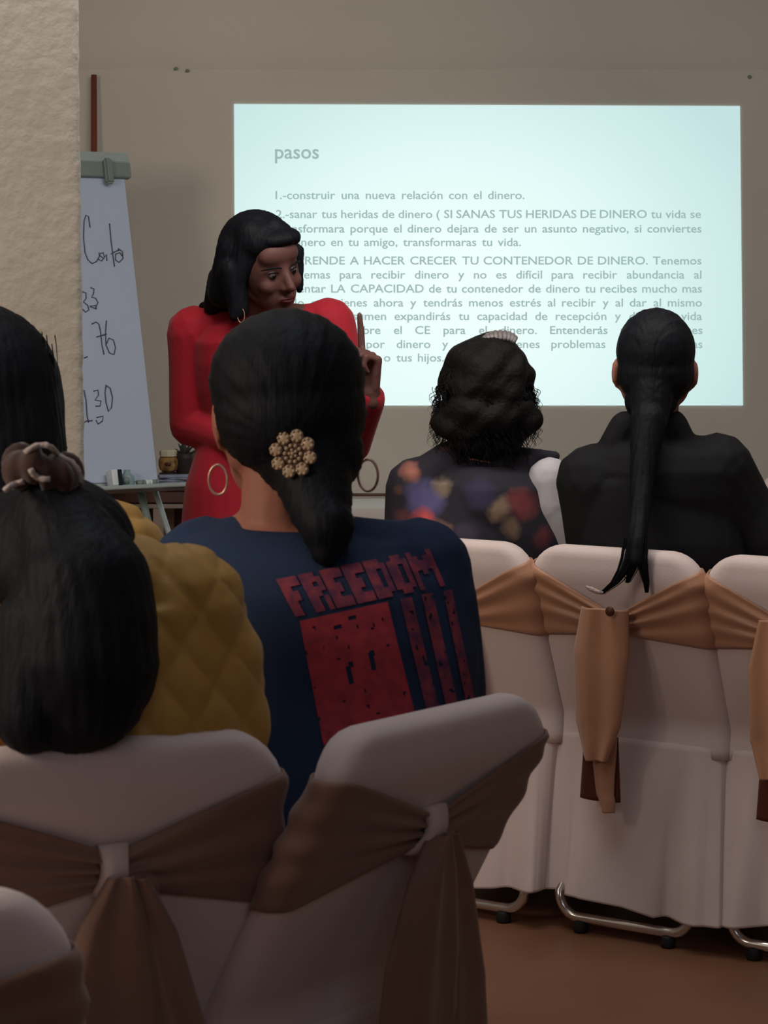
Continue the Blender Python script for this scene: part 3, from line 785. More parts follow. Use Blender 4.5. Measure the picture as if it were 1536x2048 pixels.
def quadprint(name, q, mtl, nx=14, ny=20, mask=None, parent=None):
    """cloth print laid on the shirt between four photograph corners TL TR BR BL"""
    bm = bmesh.new(); g = {}
    for j in range(ny + 1):
        for i in range(nx + 1):
            u, v = i / nx, j / ny
            x = (q[0][0] * (1 - u) + q[1][0] * u) * (1 - v) + (q[3][0] * (1 - u) + q[2][0] * u) * v
            y = (q[0][1] * (1 - u) + q[1][1] * u) * (1 - v) + (q[3][1] * (1 - u) + q[2][1] * u) * v
            p = onto(x, y)
            if p is not None: g[i, j] = bm.verts.new(p)
    for j in range(ny):
        for i in range(nx):
            if mask and not mask((i + .5) / nx, (j + .5) / ny): continue
            k = [(i, j), (i + 1, j), (i + 1, j + 1), (i, j + 1)]
            if all(a in g for a in k): bm.faces.new([g[a] for a in k])
    for v in [v for v in bm.verts if not v.link_faces]: bm.verts.remove(v)
    return fin(name, bm, mtl, parent, True, False)
GL = {'F': ['1111', '1111', '1100', '1110', '1110', '1100', '1100', '1100'], 'R': ['1110', '1111', '1101', '1111', '1110', '1101', '1101', '1101'],
      'E': ['1111', '1111', '1100', '1110', '1110', '1100', '1111', '1111'], 'O': ['0110', '1111', '1101', '1101', '1101', '1101', '1111', '0110'],
      'D': ['1110', '1111', '1101', '1101', '1101', '1101', '1111', '1110'], 'M': ['10001', '11011', '11111', '11111', '10101', '10001', '10001', '10001']}
def bil(q, u, v):
    return tuple((q[0][k] * (1 - u) + q[1][k] * u) * (1 - v) + (q[3][k] * (1 - u) + q[2][k] * u) * v for k in (0, 1))
WQ = [(552, 1160), (858, 1098), (888, 1172), (592, 1234)]
u = 0
for ch in 'FREEDOM':
    wd = .165 if ch == 'M' else .128
    rows_ = GL[ch]; nc = len(rows_[0])
    q = [bil(WQ, u, 0), bil(WQ, u + wd, 0), bil(WQ, u + wd, 1), bil(WQ, u, 1)]
    quadprint('printed_letter', q, M['print_word'], nc * 2, 16, lambda a, b, r=rows_, n=nc: r[min(7, int(b * 8))][min(n - 1, int(a * n))] == '1', shirt)
    u += wd + .0115
rr = random.Random(5)
spots_ = [(rr.random(), rr.random()) for _ in range(26)]
def sqmask(a, b):
    for cx, cy, wx, wy in ((.42, .44, .026, .065), (.45, .37, .03, .022), (.68, .38, .026, .06), (.70, .33, .03, .02), (.40, .10, .05, .014), (.58, .06, .05, .014)):
        if abs(a - cx) < wx and abs(b - cy) < wy: return False
    return not any((a - x) ** 2 + (b - y) ** 2 < .00018 for x, y in spots_)
quadprint('printed_canton', [(600, 1242), (774, 1204), (842, 1480), (655, 1530)], M['print_red'], 56, 72, sqmask, shirt)
for q in ([(799, 1199), (822, 1195), (885, 1450), (860, 1455)], [(841, 1190), (864, 1186), (922, 1445), (899, 1450)], [(885, 1183), (902, 1180), (956, 1440), (938, 1444)]):
    quadprint('printed_stripe', q, M['print_word'], 6, 60, lambda a, b, s=q[0][0]: not (noise.noise(V((a * 3, b * 14, s))) > .42), shirt)
# hair gathered to a low ponytail
bm = bmesh.new()
pe(bm, 574, 762, dF, 158, 160, 146); pe(bm, 580, 825, dF - .01, 156, 150, 135); pe(bm, 618, 905, dF - .035, 112, 95, 100)
caps(bm, P(620, 930, dF - .05), .056, P(640, 1010, dF - .085), .044); caps(bm, P(630, 1000, dF - .085), .040, P(655, 1055, dF - .115), .036); caps(bm, P(655, 1050, dF - .115), .036, P(652, 1105, dF - .125), .020)
me = blob(bm, .005, 6); groove(me, P(592, 905, dF - .1), V((0, 1, 0)), 34, .0006)
hair1 = link('hair', me, M['hair'], w1)
bm = bmesh.new()
strands(bm, lambda r: (P(655 + r.gauss(0, 18), 1045, dF - .12) , V((r.gauss(0, .12), 0, -1))), 3, 90, .05, (0, 0, -1), .0014, .001, 40)
o = fin('ponytail_ends', bm, M['hair'], w1); o['kind'] = 'stuff'
# nape skin and ear rings
for (x, y, rx, rz, d) in ((436, 960, 19, 30, dF - .02), (736, 951, 20, 32, dF + .01)):
    bm = bmesh.new(); c = P(x, y, d); k = d / FPX
    tube(bm, [c + V((rx * k * math.cos(a), .004 * math.sin(a * .5), rz * k * math.sin(a))) for a in [i * math.pi / 16 for i in range(32)]], .0018, 8, closed=True)
    o = fin('hoop_earring', bm, M['gold'], w1); o['label'] = 'gold hoop earring'
# flower brooch: eight beaded petals round a ring and a centre
bc = None
bvh2 = BVHTree.FromPolygons([v.co.copy() for v in hair1.data.vertices], [tuple(p.vertices) for p in hair1.data.polygons])
dv = (P(590, 908, 2.0) - cam_o).normalized(); hit = bvh2.ray_cast(cam_o, dv); n = hit[1] if hit[1].dot(dv) < 0 else -hit[1]
n = (n + V((0, -1, 0)) * 1.2).normalized(); Rb = frame(n, UP); bx, bz = V(Rb.col[0][:3]), V(Rb.col[2][:3]); c0 = hit[0] + n * .006; k = dF / FPX
bm = bmesh.new(); loft(bm, [(c0 - n * .006, bx, 40 * k, bz, 40 * k), (c0, bx, 38 * k, bz, 38 * k), (c0 + n * .002, bx, 20 * k, bz, 20 * k)], 24)
brooch = fin('hair_clip', bm, M['gem'], w1); brooch['label'] = 'flower shaped beaded hair clip'
for i in range(8):
    a = i * math.pi / 4 + .2; c = c0 + (bx * math.cos(a) + bz * math.sin(a)) * 35 * k + n * .003
    bm = bmesh.new(); ell(bm, c, (13.5 * k, 5 * k, 13.5 * k), n, UP, 2)
    for j in range(7):
        b = j * math.pi * 2 / 7 + a; ico(bm, c + (bx * math.cos(b) + bz * math.sin(b)) * 10 * k + n * 3.5 * k, 3.6 * k, 1)
    fin('petal', bm, M['pearl'], brooch)
for rad, m_, sz in ((16, 10, 4.2), (7, 5, 3.6)):
    bm = bmesh.new()
    for j in range(m_):
        b = j * math.pi * 2 / m_; ico(bm, c0 + (bx * math.cos(b) + bz * math.sin(b)) * rad * k + n * 5.5 * k, sz * k, 2)
    if m_ == 5: ico(bm, c0 + n * 7 * k, 4 * k, 2)
    o = fin('bead_ring', bm, M['pearl'], brooch); o['kind'] = 'stuff'
# ======================================================== woman with the scrunchie, mustard quilted jacket
dB = 2.50
F2 = V((-.30, .95, 0)).normalized()
J2 = seated((-.375, 2.63), F2, P(170, 1150, dB) + V((0, 0, -.01)), P(112, 1168, dB + .05), V((-.1, 1, -.45)), V((.05, .35, 1)), sw=.165, hw=.17, ww=.155, hs=.95, shdrop=.02)
J2['elR'] = P(440, 1470, dB + .03); J2['shR'] = P(358, 1215, dB + .01)
w2 = person(J2, 'seated person in a mustard quilted jacket, hair gathered in a brown scrunchie', {})
def x2(bm):
    caps(bm, P(345, 1200, dB), .062, P(430, 1330, dB + .02), .058); caps(bm, P(425, 1320, dB + .01), .056, P(452, 1480, dB + .01), .054)
    caps(bm, P(250, 1170, dB), .060, P(350, 1200, dB), .060)
    loft(bm, [(P(260, 1200, dB + .01), V((1, 0, 0)), .12, V((0, 1, 0)), .09), (P(270, 1400, dB), V((1, 0, 0)), .135, V((0, 1, 0)), .105), (P(280, 1560, dB), V((1, 0, 0)), .14, V((0, 1, 0)), .11)], 26)
me = garment(J2, .018, 1.15, .9, -.1, x2, .005, 6, .052)
def quilt(co, no):
    u = (co[:, 0] + co[:, 2] * .9 + co[:, 1] * .4) / .062 * math.pi; v = (co[:, 0] - co[:, 2] * .75 + co[:, 1] * .4) / .075 * math.pi
    return .0065 * (np.abs(np.sin(u)) ** .45 * np.abs(np.sin(v)) ** .45 - .6) + .002 * sn(co, 20, 2)
displace(me, quilt); jk = link('quilted_jacket', me, M['mustard'], w2)
bm = bmesh.new()
pe(bm, 108, 1110, dB - .01, 170, 190, 165)
for a, b, r0, r1 in (((110, 1030, 2.42), (165, 1150, 2.39), 88, 128), ((165, 1150, 2.39), (172, 1260, 2.37), 128, 152), ((180, 1330, 2.36), (178, 1390, 2.355), 146, 118), ((170, 1180, 2.38), (172, 1330, 2.36), 142, 150), ((165, 1320, 2.36), (150, 1405, 2.36), 150, 112), ((70, 1250, 2.36), (60, 1440, 2.33), 85, 74), ((150, 1420, 2.35), (205, 1440, 2.35), 90, 60), ((90, 1000, 2.42), (60, 1150, 2.42), 60, 80)):
    caps(bm, P(*a), r0 * a[2] / FPX, P(*b), r1 * b[2] / FPX)
me = blob(bm, .005, 22); groove(me, P(85, 1000, 2.42), V((.15, -.1, -1)), 38, .0006)
link('hair', me, M['hair'], w2)
# loose scrunchie with lace edges
bm = bmesh.new(); c = P(84, 942, 2.41); k = 2.41 / FPX
rings = []; NS = 72
lac = []
for i in range(NS):
    a = 2 * math.pi * i / NS; wv = 1 + .10 * math.sin(a * 7 + .6) + .05 * math.sin(a * 13)
    rc = c + V((48 * k * math.cos(a), 30 * k * math.sin(a), 8 * k * math.sin(a * 3) + (10 * k if math.cos(a) < 0 else -8 * k)))
    rad = V((math.cos(a), .7 * math.sin(a), 0)).normalized()
    rr_ = 33 * k * wv
    rings.append([rc + rad * (rr_ * math.cos(t)) + UP * (rr_ * 1.15 * math.sin(t)) for t in [2 * math.pi * j / 16 for j in range(16)]])
    lac.append((rc, rad, rr_))
R2 = [[bm.verts.new(p) for p in r] for r in rings]
for i in range(NS):
    A_, B2 = R2[i], R2[(i + 1) % NS]
    for j in range(16): bm.faces.new((A_[j], A_[(j + 1) % 16], B2[(j + 1) % 16], B2[j]))
scr = fin('scrunchie', bm, M['scrunchie'], w2)
bv3 = BVHTree.FromPolygons([v.co.copy() for v in scr.data.vertices], [tuple(p.vertices) for p in scr.data.polygons])
for line in ([(50, 906), (62, 897), (76, 891), (92, 890), (104, 896), (114, 908), (128, 917), (143, 924), (153, 936), (160, 952), (163, 966)], [(61, 938), (66, 948), (76, 955), (88, 959), (100, 958)], [(9, 982), (17, 974), (30, 968), (48, 962)]):
    pts = []; last = 2.36
    for i, (x, y) in enumerate(line):
        d_ = (P(x, y, 2.0) - cam_o).normalized(); h = bv3.ray_cast(cam_o, d_)
        if h[0] is not None: last = h[0].y
        pts.append(P(x, y, last - .002))
    bm = bmesh.new(); fine = []
    for a_, b_ in zip(pts, pts[1:]): fine += [a_, a_.lerp(b_, .5)]
    fine.append(pts[-1])
    tube(bm, fine, [.0034 * (1 + .12 * math.sin(k_ * 2.4)) for k_ in range(len(fine))], 7); fin('lace_trim', bm, M['lace'], scr)
# ======================================================== woman beside the pillar
dA = 3.3
J3 = seated((-.545, 3.27), V((-.1, 1, 0)), P(-15, 1020, dA) , P(-30, 800, dA + .02), V((-.1, 1, -.1)), UP, sw=.175, hw=.165, ww=.14, hs=1.03)
w3 = person(J3, 'dark haired person in a mustard puffer jacket seated in front of the pillar', {})
me = garment(J3, .024, 1.18, .9, -.1, lambda bm: caps(bm, P(80, 1060, dA - .01), .070, P(190, 1085, dA), .064), .006, 5, .058)
displace(me, lambda co, no: .011 * (np.abs(np.sin((co[:, 2] + .25 * co[:, 0]) / .062 * math.pi)) ** .5 - .6) + .003 * sn(co, 24, 4))
link('puffer_jacket', me, M['mustard'], w3)
bm = bmesh.new(); pe(bm, -40, 790, dA, 165, 165, 185)
for a, b, r0, r1 in (((-30, 800, 3.3), (-10, 930, 3.27), 160, 148), ((0, 930, 3.26), (-10, 1040, 3.2), 120, 80), ((60, 870, 3.29), (75, 960, 3.27), 66, 64)):
    caps(bm, P(*a), r0 * a[2] / FPX, P(*b), r1 * b[2] / FPX)
me = blob(bm, .006, 8); groove(me, P(-18, 700, dA), UP, 40, .0006); link('hair', me, M['hair'], w3)
bm = bmesh.new()
strands(bm, lambda r: (P(40 + r.uniform(0, 70), 700 + r.uniform(-40, 120), dA - .02), V((.15, 0, -1))), 8, 60, .14, (0.02, 0, -1), .001, .001, 20)
o = fin('loose_strands', bm, M['hair'], w3); o['kind'] = 'stuff'
# ======================================================== curly haired woman in floral blouse
dC = 4.66; F4 = V((.25, .97, 0)).normalized()
J4 = seated((.285, 4.71), F4, P(958, 925, dC), P(972, 800, dC + .04), V((.15, 1, -.05)), UP, sw=.115, hw=.17, ww=.15, hs=1.0)
J4['shL'] = P(835, 975, dC + .01); J4['elL'] = P(815, 1120, dC); J4['shR'] = P(1035, 975, dC + .04); J4['elR'] = P(1060, 1150, dC + .10); J4['wrR'] = P(1060, 1150, dC + .3)
w4 = person(J4, 'seated person with curly dark hair and a dark floral blouse with a white sleeve', {})
def x4(bm):
    caps(bm, P(832, 985, dC), .058, P(818, 1090, dC), .048); caps(bm, P(900, 925, dC), .050, P(836, 972, dC), .056); caps(bm, P(990, 915, dC), .042, P(1050, 925, dC), .028); caps(bm, P(1030, 908, dC), .018, P(1112, 912, dC), .010)
    loft(bm, [(P(946, 960, dC), V((1, 0, 0)), .130, V((0, 1, 0)), .09), (P(945, 1060, dC), V((1, 0, 0)), .145, V((0, 1, 0)), .11), (P(965, 1200, dC), V((1, 0, 0)), .165, V((0, 1, 0)), .12)], 26)
def garment4():
    bm = bmesh.new(); loft(bm, torso_rings(dict(J4, sw=.13), .012, -.1, .99), 30)
    caps(bm, J4['neck'] - UP * .02, .05, J4['shL'], .06); arm(bm, J4, 'L', .012, .9, 1.1)
    x4(bm); return blob(bm, .005, 6)
me = garment4(); displace(me, lambda co, no: .003 * sn(co, 30, 6)); link('floral_blouse', me, M['floral'], w4)
bm = bmesh.new(); caps(bm, P(1098, 958, dC - .03), .048, P(1104, 1010, dC - .03), .045); caps(bm, P(1104, 1010, dC - .03), .044, P(1150, 1130, dC - .03), .020)
me = blob(bm, .005, 5); displace(me, lambda co, no: .0018 * sn(co, 40, 8)); o = link('sleeve', me, M['white_shirt'], w4); o['label'] = 'plain white sleeve'
bm = bmesh.new(); pe(bm, 972, 772, dC + .01, 96, 110, 104); pe(bm, 968, 825, dC - .02, 98, 86, 62); pe(bm, 950, 845, dC - .03, 86, 60, 45); pe(bm, 1020, 835, dC - .03, 60, 50, 48); pe(bm, 965, 885, dC - .04, 72, 34, 34)
me = blob(bm, .005, 3); displace(me, lambda co, no: .004 * sn(co, 120, 2) + .005 * sn(co, 55, 9)); link('hair', me, M['hair_brown'], w4)
bm = bmesh.new(); kC = dC / FPX
def curls(r):
    a = r.uniform(0, 6.28); e = r.uniform(-1.1, 1.0); c = P(970, 792, dC - .01)
    p = c + V((94 * kC * math.cos(a) * math.cos(e), -abs(80 * kC * math.sin(a) * math.cos(e)), 92 * kC * math.sin(e)))
    return p, V((math.cos(a) * .5, -.2, -.7))
strands(bm, curls, 12, 520, .085, (0, 0, -1), .0013, .0042, 190, .8, 3, 22)
def edge(r):
    s = r.choice((-1, 1)); p = P(970 + s * r.uniform(84, 104), r.uniform(770, 860), dC + r.uniform(-.04, .04)); return p, V((s * .55, 0, -.8))
strands(bm, edge, 14, 90, .05, (0, 0, -1), .0009, .0045, 230, .6, 3, 22)
o = fin('curls', bm, M['hair_brown'], w4); o['kind'] = 'stuff'
# claw clip on the crown
bm = bmesh.new(); c = P(1000, 682, dC - .01)
for i in range(9):
    a = math.pi * (.12 + .76 * i / 8); caps(bm, c + V((.034 * math.cos(a) * 1.0, 0, .018 * math.sin(a))), .0062, c + V((.030 * math.cos(a), -.022, .010 * math.sin(a) - .004)), .005, 8)
fin('claw_clip', bm, M['clip'], w4)['label'] = 'grey hair claw clip on the crown'
# ======================================================== woman in the black jacket, long ponytail
dD = 4.44; F5 = V((.20, .98, 0)).normalized()
J5 = seated((.625, 4.53), F5, P(1300, 880, dD), P(1310, 735, dD + .02), V((.12, 1, -.03)), V((.01, 0, 1)), sw=.175, hw=.17, ww=.145, hs=1.0, shdrop=.02)
J5['shL'] = P(1186, 962, dD); J5['elL'] = P(1196, 1120, dD + .02); J5['shR'] = P(1432, 940, dD - .01); J5['elR'] = P(1530, 1090, dD + .02)
J5['wrR'] = P(1480, 1170, dD + .22)
w5 = person(J5, 'seated person in a black jacket with slicked hair and a long thin ponytail', {'trousers': 'black'})
def x5(bm):
    caps(bm, P(1188, 950, dD), .052, P(1184, 1060, dD), .050); caps(bm, P(1300, 905, dD), .05, P(1188, 948, dD), .048)
    caps(bm, P(1300, 905, dD), .05, P(1440, 918, dD), .040); caps(bm, P(1455, 925, dD), .038, P(1478, 960, dD), .042); caps(bm, P(1460, 960, dD), .058, P(1530, 1080, dD), .058)
    loft(bm, [(P(1310, 960, dD), V((1, 0, 0)), .17, V((0, 1, 0)), .10), (P(1320, 1080, dD), V((1, 0, 0)), .175, V((0, 1, 0)), .12), (P(1330, 1230, dD), V((1, 0, 0)), .18, V((0, 1, 0)), .12)], 26)
    # standing collar
    caps(bm, P(1298, 870, dD - .045), .030, P(1298, 905, dD - .05), .036)
    for dx in (-58, -20, 20, 40, 58): caps(bm, P(1298 + dx * .8, 848 + abs(dx) * .1, dD - .012), .034, P(1298 + dx * 1.2, 900, dD - .01), .036)
me = garment(J5, .016, 1.18, .9, -.1, x5, .005, 5, .052); displace(me, lambda co, no: .0025 * sn(co, 34, 11)); link('black_jacket', me, M['black'], w5)
bm = bmesh.new(); pe(bm, 1311, 702, dD, 79, 92, 87); pe(bm, 1311, 745, dD - .005, 77, 84, 70); pe(bm, 1302, 800, dD - .02, 54, 50, 45)
caps(bm, P(1305, 780, dD - .05), .045, P(1298, 850, dD - .075), .036)
tp = [P(1298, 840, 4.355), P(1290, 900, 4.33), P(1284, 960, 4.305), P(1280, 1030, 4.27), P(1274, 1085, 4.235), P(1272, 1120, 4.222)]
rs = [.036, .030, .024, .021, .019, .015]
chain(bm, tp, rs); me = blob(bm, .004, 6); groove(me, P(1298, 800, 4.34), UP, 22, .0006); link('hair', me, M['hair'], w5)
bm = bmesh.new()
def lock(a, n, sd, spread):
    rnd = random.Random(sd)
    for i in range(n):
        j = V((rnd.gauss(0, 1), rnd.gauss(0, .35), rnd.gauss(0, .3))); pts = []
        for k_, p in enumerate(a):
            t = k_ / (len(a) - 1); pts.append(V(p) + j * spread * (1 - .75 * t))
        tube(bm, pts, [.0022, .0019, .0015, .0011, .0006][:len(pts)], 3, cap=False)
lock([P(1272, 1075, 4.235), P(1262, 1115, 4.225), P(1250, 1140, 4.222), P(1232, 1165, 4.225), P(1203, 1188, 4.23)], 60, 1, .008)
lock([P(1276, 1075, 4.235), P(1276, 1110, 4.222), P(1268, 1130, 4.222), P(1262, 1148, 4.225), P(1256, 1165, 4.23)], 50, 2, .008)
lock([P(1285, 1075, 4.235), P(1284, 1115, 4.22), P(1288, 1140, 4.222), P(1293, 1165, 4.225), P(1294, 1185, 4.23)], 50, 3, .006)
o = fin('ponytail_ends', bm, M['hair'], w5); o['kind'] = 'stuff'
bm = bmesh.new(); tube(bm, [P(1206, 1186, 4.222), P(1195, 1184, 4.222), P(1182, 1178, 4.224), P(1172, 1173, 4.224)], [.003, .0045, .005, .002], 7); fin('hair_tip', bm, M['lace'], w5)['label'] = 'pale tip of the ponytail'
# ---------------------------------------------------------------- flipchart easel
dW = 6.72
yaw = D2(32); lean = D2(13)
br = P(318, 968, dW)                                  # lower right corner of the board
Ex = V((math.cos(yaw), math.sin(yaw), 0)); En = V((math.sin(yaw), -math.cos(yaw), 0))   # board axis, face normal
Eu = (UP * math.cos(lean) - En * math.sin(lean)).normalized(); Nf = Ex.cross(Eu).normalized()
if Nf.dot(En) < 0: Nf = -Nf
WB, HB = .66, .985
easel = empty('flipchart_easel', (br.x - Ex.x * WB / 2, br.y - Ex.y * WB / 2, 0), 0); tag(easel, 'white flipchart easel with handwritten numbers, partly hidden behind the pillar', 'easel')
EM = Matrix.Translation(easel.location)
def ep(x, z, n=0.0): return br + Ex * (x - WB) + Eu * z + Nf * n     # x from the left edge, z up the board
def slab(name, x0, x1, z0, z1, n0, n1, m, parent=easel, bev=.002):
    bm = bmesh.new()
    c = [ep(x, z, n) for n in (n0, n1) for x, z in ((x0, z0), (x1, z0), (x1, z1), (x0, z1))]
    v = [bm.verts.new(p) for p in c]
    for f in ((0, 1, 2, 3), (7, 6, 5, 4), (0, 4, 5, 1), (1, 5, 6, 2), (2, 6, 7, 3), (3, 7, 4, 0)): bm.faces.new([v[i] for i in f])
    if bev:
        bmesh.ops.bevel(bm, geom=list(bm.edges), offset=bev, segments=2, affect='EDGES')
    o = fin(name, bm, m, parent, False); 
    if parent is not None and parent.type == 'EMPTY': local_to(o, EM)
    elif parent is not None: local_to(o, EM)
    return o
slab('board', 0, WB, 0, HB, -.022, -.004, M['alu'])
paper = slab('paper_sheet', .01, WB - .004, .012, HB - .02, -.003, .001, M['board'], bev=0)
slab('clamp_bar', -.01, WB + .012, HB - .025, HB + .022, -.006, .022, M['clampgrey']); slab('clamp_rail', -.01, WB + .012, HB + .024, HB + .055, -.012, .016, M['alu'])
for x in (.12, WB - .07): 
    slab('clamp_knob', x - .014, x + .014, HB - .05, HB + .03, .022, .042, M['clampgrey'], bev=.006)
slab('tray', -.02, WB + .16, -.022, -.010, -.01, .085, M['alu']); 
def leg_(a, b, r, m, name='easel_leg'):
    bm = bmesh.new(); tube(bm, [a, a.lerp(b, .5), b], r, 10); o = fin(name, bm, m, easel); local_to(o, EM); return o
for x, fx in ((WB - .008, .17), (.06, -.17)):
    a = ep(x, .02, -.03); a2 = a + V((0, 0, 0)); b = V((a.x, a.y, .012)) + Ex * fx + En * .16; leg_(a, b, .009, M['alu'])
a = ep(WB - .05, .0, -.035); leg_(a, V((a.x, a.y, .3)) + Ex * .08 + En * .06, .012, M['clampgrey'], 'leg_sleeve')
a = ep(WB / 2, HB * .9, -.035); leg_(a, V((a.x, a.y, .012)) - En * .45, .012, M['alu'], 'rear_leg')
# marker strokes on the paper: photograph pixel polylines brought onto the sheet plane
def onpaper(px, py):
    o_ = V((0, 0, CAMZ)); d = (P(px, py, 2.0) - o_); t = (ep(0, 0, .0028) - o_).dot(Nf) / d.dot(Nf); return o_ + d * t
STK = [[(180, 455), (177, 433), (172, 430), (168, 442), (167, 475), (170, 505), (176, 520), (184, 527), (193, 523), (199, 512), (198, 505)], [(199, 508), (206, 505), (209, 514), (203, 522), (197, 519), (199, 510), (207, 517), (213, 509), (214, 522)],
 [(219, 447), (222, 480), (226, 512), (229, 533)], [(222, 508), (230, 503), (238, 500)], [(236, 497), (245, 503), (246, 517), (238, 525), (231, 520), (231, 508), (240, 505), (244, 512)],
 [(164, 583), (172, 586), (172, 597), (167, 604), (175, 610), (178, 620), (171, 624), (165, 618)], [(181, 575), (188, 578), (187, 588), (183, 594), (191, 596), (196, 605), (190, 617), (180, 612), (192, 611), (193, 618), (180, 613)],
 [(183, 648), (192, 644), (198, 648), (201, 662), (204, 690), (208, 709)], [(193, 674), (203, 671), (213, 668)], [(213, 641), (211, 665), (212, 690), (219, 706), (228, 709), (231, 695), (227, 680), (218, 676), (213, 688)],
 [(168, 716), (175, 713)], [(168, 780), (172, 800), (174, 830), (177, 845)], [(163, 850), (172, 842), (185, 841)], [(187, 782), (196, 780), (197, 790), (190, 800), (202, 802), (200, 812), (191, 812)], [(193, 835), (206, 832), (205, 842), (196, 848), (192, 840)],
 [(211, 770), (220, 776), (225, 795), (223, 815), (217, 823), (212, 805), (210, 785), (212, 772)]]
for s_ in STK:
    bm = bmesh.new(); tube(bm, [onpaper(*p) for p in s_], .0019, 5); o = fin('marker_stroke', bm, M['ink'], paper); local_to(o, EM)
# things lying on the tray
def on_tray(px, top=False):
    o_ = V((0, 0, CAMZ)); d = (P(px, 970, 2.0) - o_); pl = ep(0, 0, .038); t = (pl - o_).dot(Nf) / d.dot(Nf); p = o_ + d * t
    x = (p - br).dot(Ex); return br + Ex * x + Nf * .038 - Eu * .010
c = on_tray(228)
bm = bmesh.new(); Mx = Matrix.Translation(c + UP * .028) @ frame(Nf, Eu); box(bm, (.006, 0, 0), (.020, .045, .050), Mx, .004); er = fin('board_eraser', bm, M['plastic_w']); tag(er, 'white and black board eraser standing on the easel tray', 'eraser')
bm = bmesh.new(); box(bm, (-.011, 0, 0), (.015, .043, .048), Mx, .003); fin('felt_pad', bm, M['plastic_b'], er)['label'] = 'black felt pad'
c = on_tray(254)
bm = bmesh.new(); loft(bm, [(c + UP * z, V((1, 0, 0)), r, V((0, 1, 0)), r * .7) for z, r in ((.001, .020), (.006, .023), (.034, .022), (.040, .014), (.044, .010), (.052, .010))], 16); bt = fin('marker_cup', bm, M['teal']); tag(bt, 'small pale blue container beside the eraser on the easel tray', 'container')
bm = bmesh.new(); loft(bm, [(c + V((0, -.0175, .022)) + UP * z, V((1, 0, 0)), .009, V((0, 1, 0)), .002) for z in (-.01, .01)], 12); fin('container_label', bm, M['clampgrey'], bt)
for px, ln, m_, lb in ((283, .030, 'clampgrey', 'short grey marker lying on the easel tray'), (297, .026, 'plastic_w', 'white marker lying on the easel tray'), (311, .022, 'clampgrey', 'grey marker end at the right end of the easel tray')):
    c = on_tray(px) + Eu * .011; a = c - Ex * ln / 2 * .9; b = c + Ex * ln / 2 * .9
    bm = bmesh.new(); tube(bm, [a, a + (b - a) * .7], .0085, 12); mk = fin('marker_pen', bm, M[m_]); tag(mk, lb, 'marker', 'markers on the easel tray')
    bm = bmesh.new(); tube(bm, [a + (b - a) * .72, b], [.0092, .0085], 12); fin('cap', bm, M['clampgrey'] if m_ != 'plastic_w' else M['plastic_w'], mk)
# wooden pole propped against the wall behind the easel
bm = bmesh.new(); tp_ = P(188, 150, WALL_Y - .03); bt_ = V((P(192, 320, WALL_Y).x + .0, WALL_Y - .20, .001))
tube(bm, [tp_, tp_.lerp(bt_, .3), tp_.lerp(bt_, .7), bt_], [.0095, .0115, .012, .012], 12); tag(fin('wooden_pole', bm, M['wood']), 'thin reddish wooden pole rising behind the flipchart easel', 'pole')
# ---------------------------------------------------------------- side table with things on it
dT = 7.0; zt_ = P(330, 972, dT).z; xa, xb = P(205, 972, dT).x, P(425, 972, dT).x
tab = empty('side_table', ((xa + xb) / 2, dT + .2, 0)); tag(tab, 'low wooden side table behind the easel, holding a jar and papers', 'table')
def tb(name, c, s_, m, bev=.003, root=tab):
    bm = bmesh.new(); box(bm, V(c) - root.location, s_, None, bev); return fin(name, bm, m, root, False)
xc = (xa + xb) / 2; wd = xb - xa; yc = dT + .21
tb('table_top', (xc, yc, zt_ - .008), (wd, .40, .016), M['palewood']); tb('apron', (xc, dT + .03, zt_ - .036), (wd - .02, .02, .040), M['darkwood']); tb('drawer_panel', (xc, dT + .035, zt_ - .036), (wd - .05, .02, .036), M['darkwood'])  # inner panel of the same dark wood as the apron
zs_ = P(330, 1014, dT).z
tb('shelf', (xc, yc, zs_), (wd, .38, .014), M['palewood'])
for sx_ in (0, .5, 1):
    x = xa + .02 + (wd - .04) * sx_; tb('leg', (x, dT + .03, (zs_ - .007) / 2), (.034, .034, zs_ - .007), M['palewood']); tb('leg', (x, dT + .38, (zs_ - .007) / 2), (.034, .034, zs_ - .007), M['palewood'])
for sx_ in (0, 1): tb('end_panel', (xa + .012 + (wd - .024) * sx_, yc, (zt_ + zs_) / 2 - .005), (.018, .38, zt_ - zs_ - .024), M['darkwood'])
tb('back_panel', (xc, dT + .395, zt_ / 2 - .02), (wd - .04, .012, zt_ - .06), M['darkwood'])
# eight-sided jar with cream lid
jc = P(337, 948, dT + .14); jc.z = zt_ + .0
k = (dT + .14) / FPX; zb_ = P(337, 944, dT + .14).z; 
bm = bmesh.new(); loft(bm, [(V((jc.x, jc.y, z)), V((1, 0, 0)), r * k, V((0, 1, 0)), r * k) for z, r in ((zt_ + .001, 17), (zt_ + .006, 19), (zb_ - .004, 19), (zb_, 15))], 8); st = fin('jar_stand', bm, M['pot'], None, False); tag(st, 'dark block under the amber jar on the side table', 'stand')
bm = bmesh.new(); loft(bm, [(V((jc.x, jc.y, zb_ + z * k)), V((1, 0, 0)), r * k, V((0, 1, 0)), r * k) for z, r in ((0.5, 12), (4, 17), (14, 20), (24, 20), (30, 17), (31, 15))], 8); jar = fin('candle_jar', bm, M['amber'], None, False); tag(jar, 'amber faceted jar with cream lid on the side table beside the easel', 'jar')
bm = bmesh.new(); loft(bm, [(V((jc.x, jc.y, zb_ + z * k)), V((1, 0, 0)), r * k, V((0, 1, 0)), r * k) for z, r in ((31, 15), (32, 18), (42, 18), (44, 15))], 8); fin('lid', bm, M['cream'], jar, False)
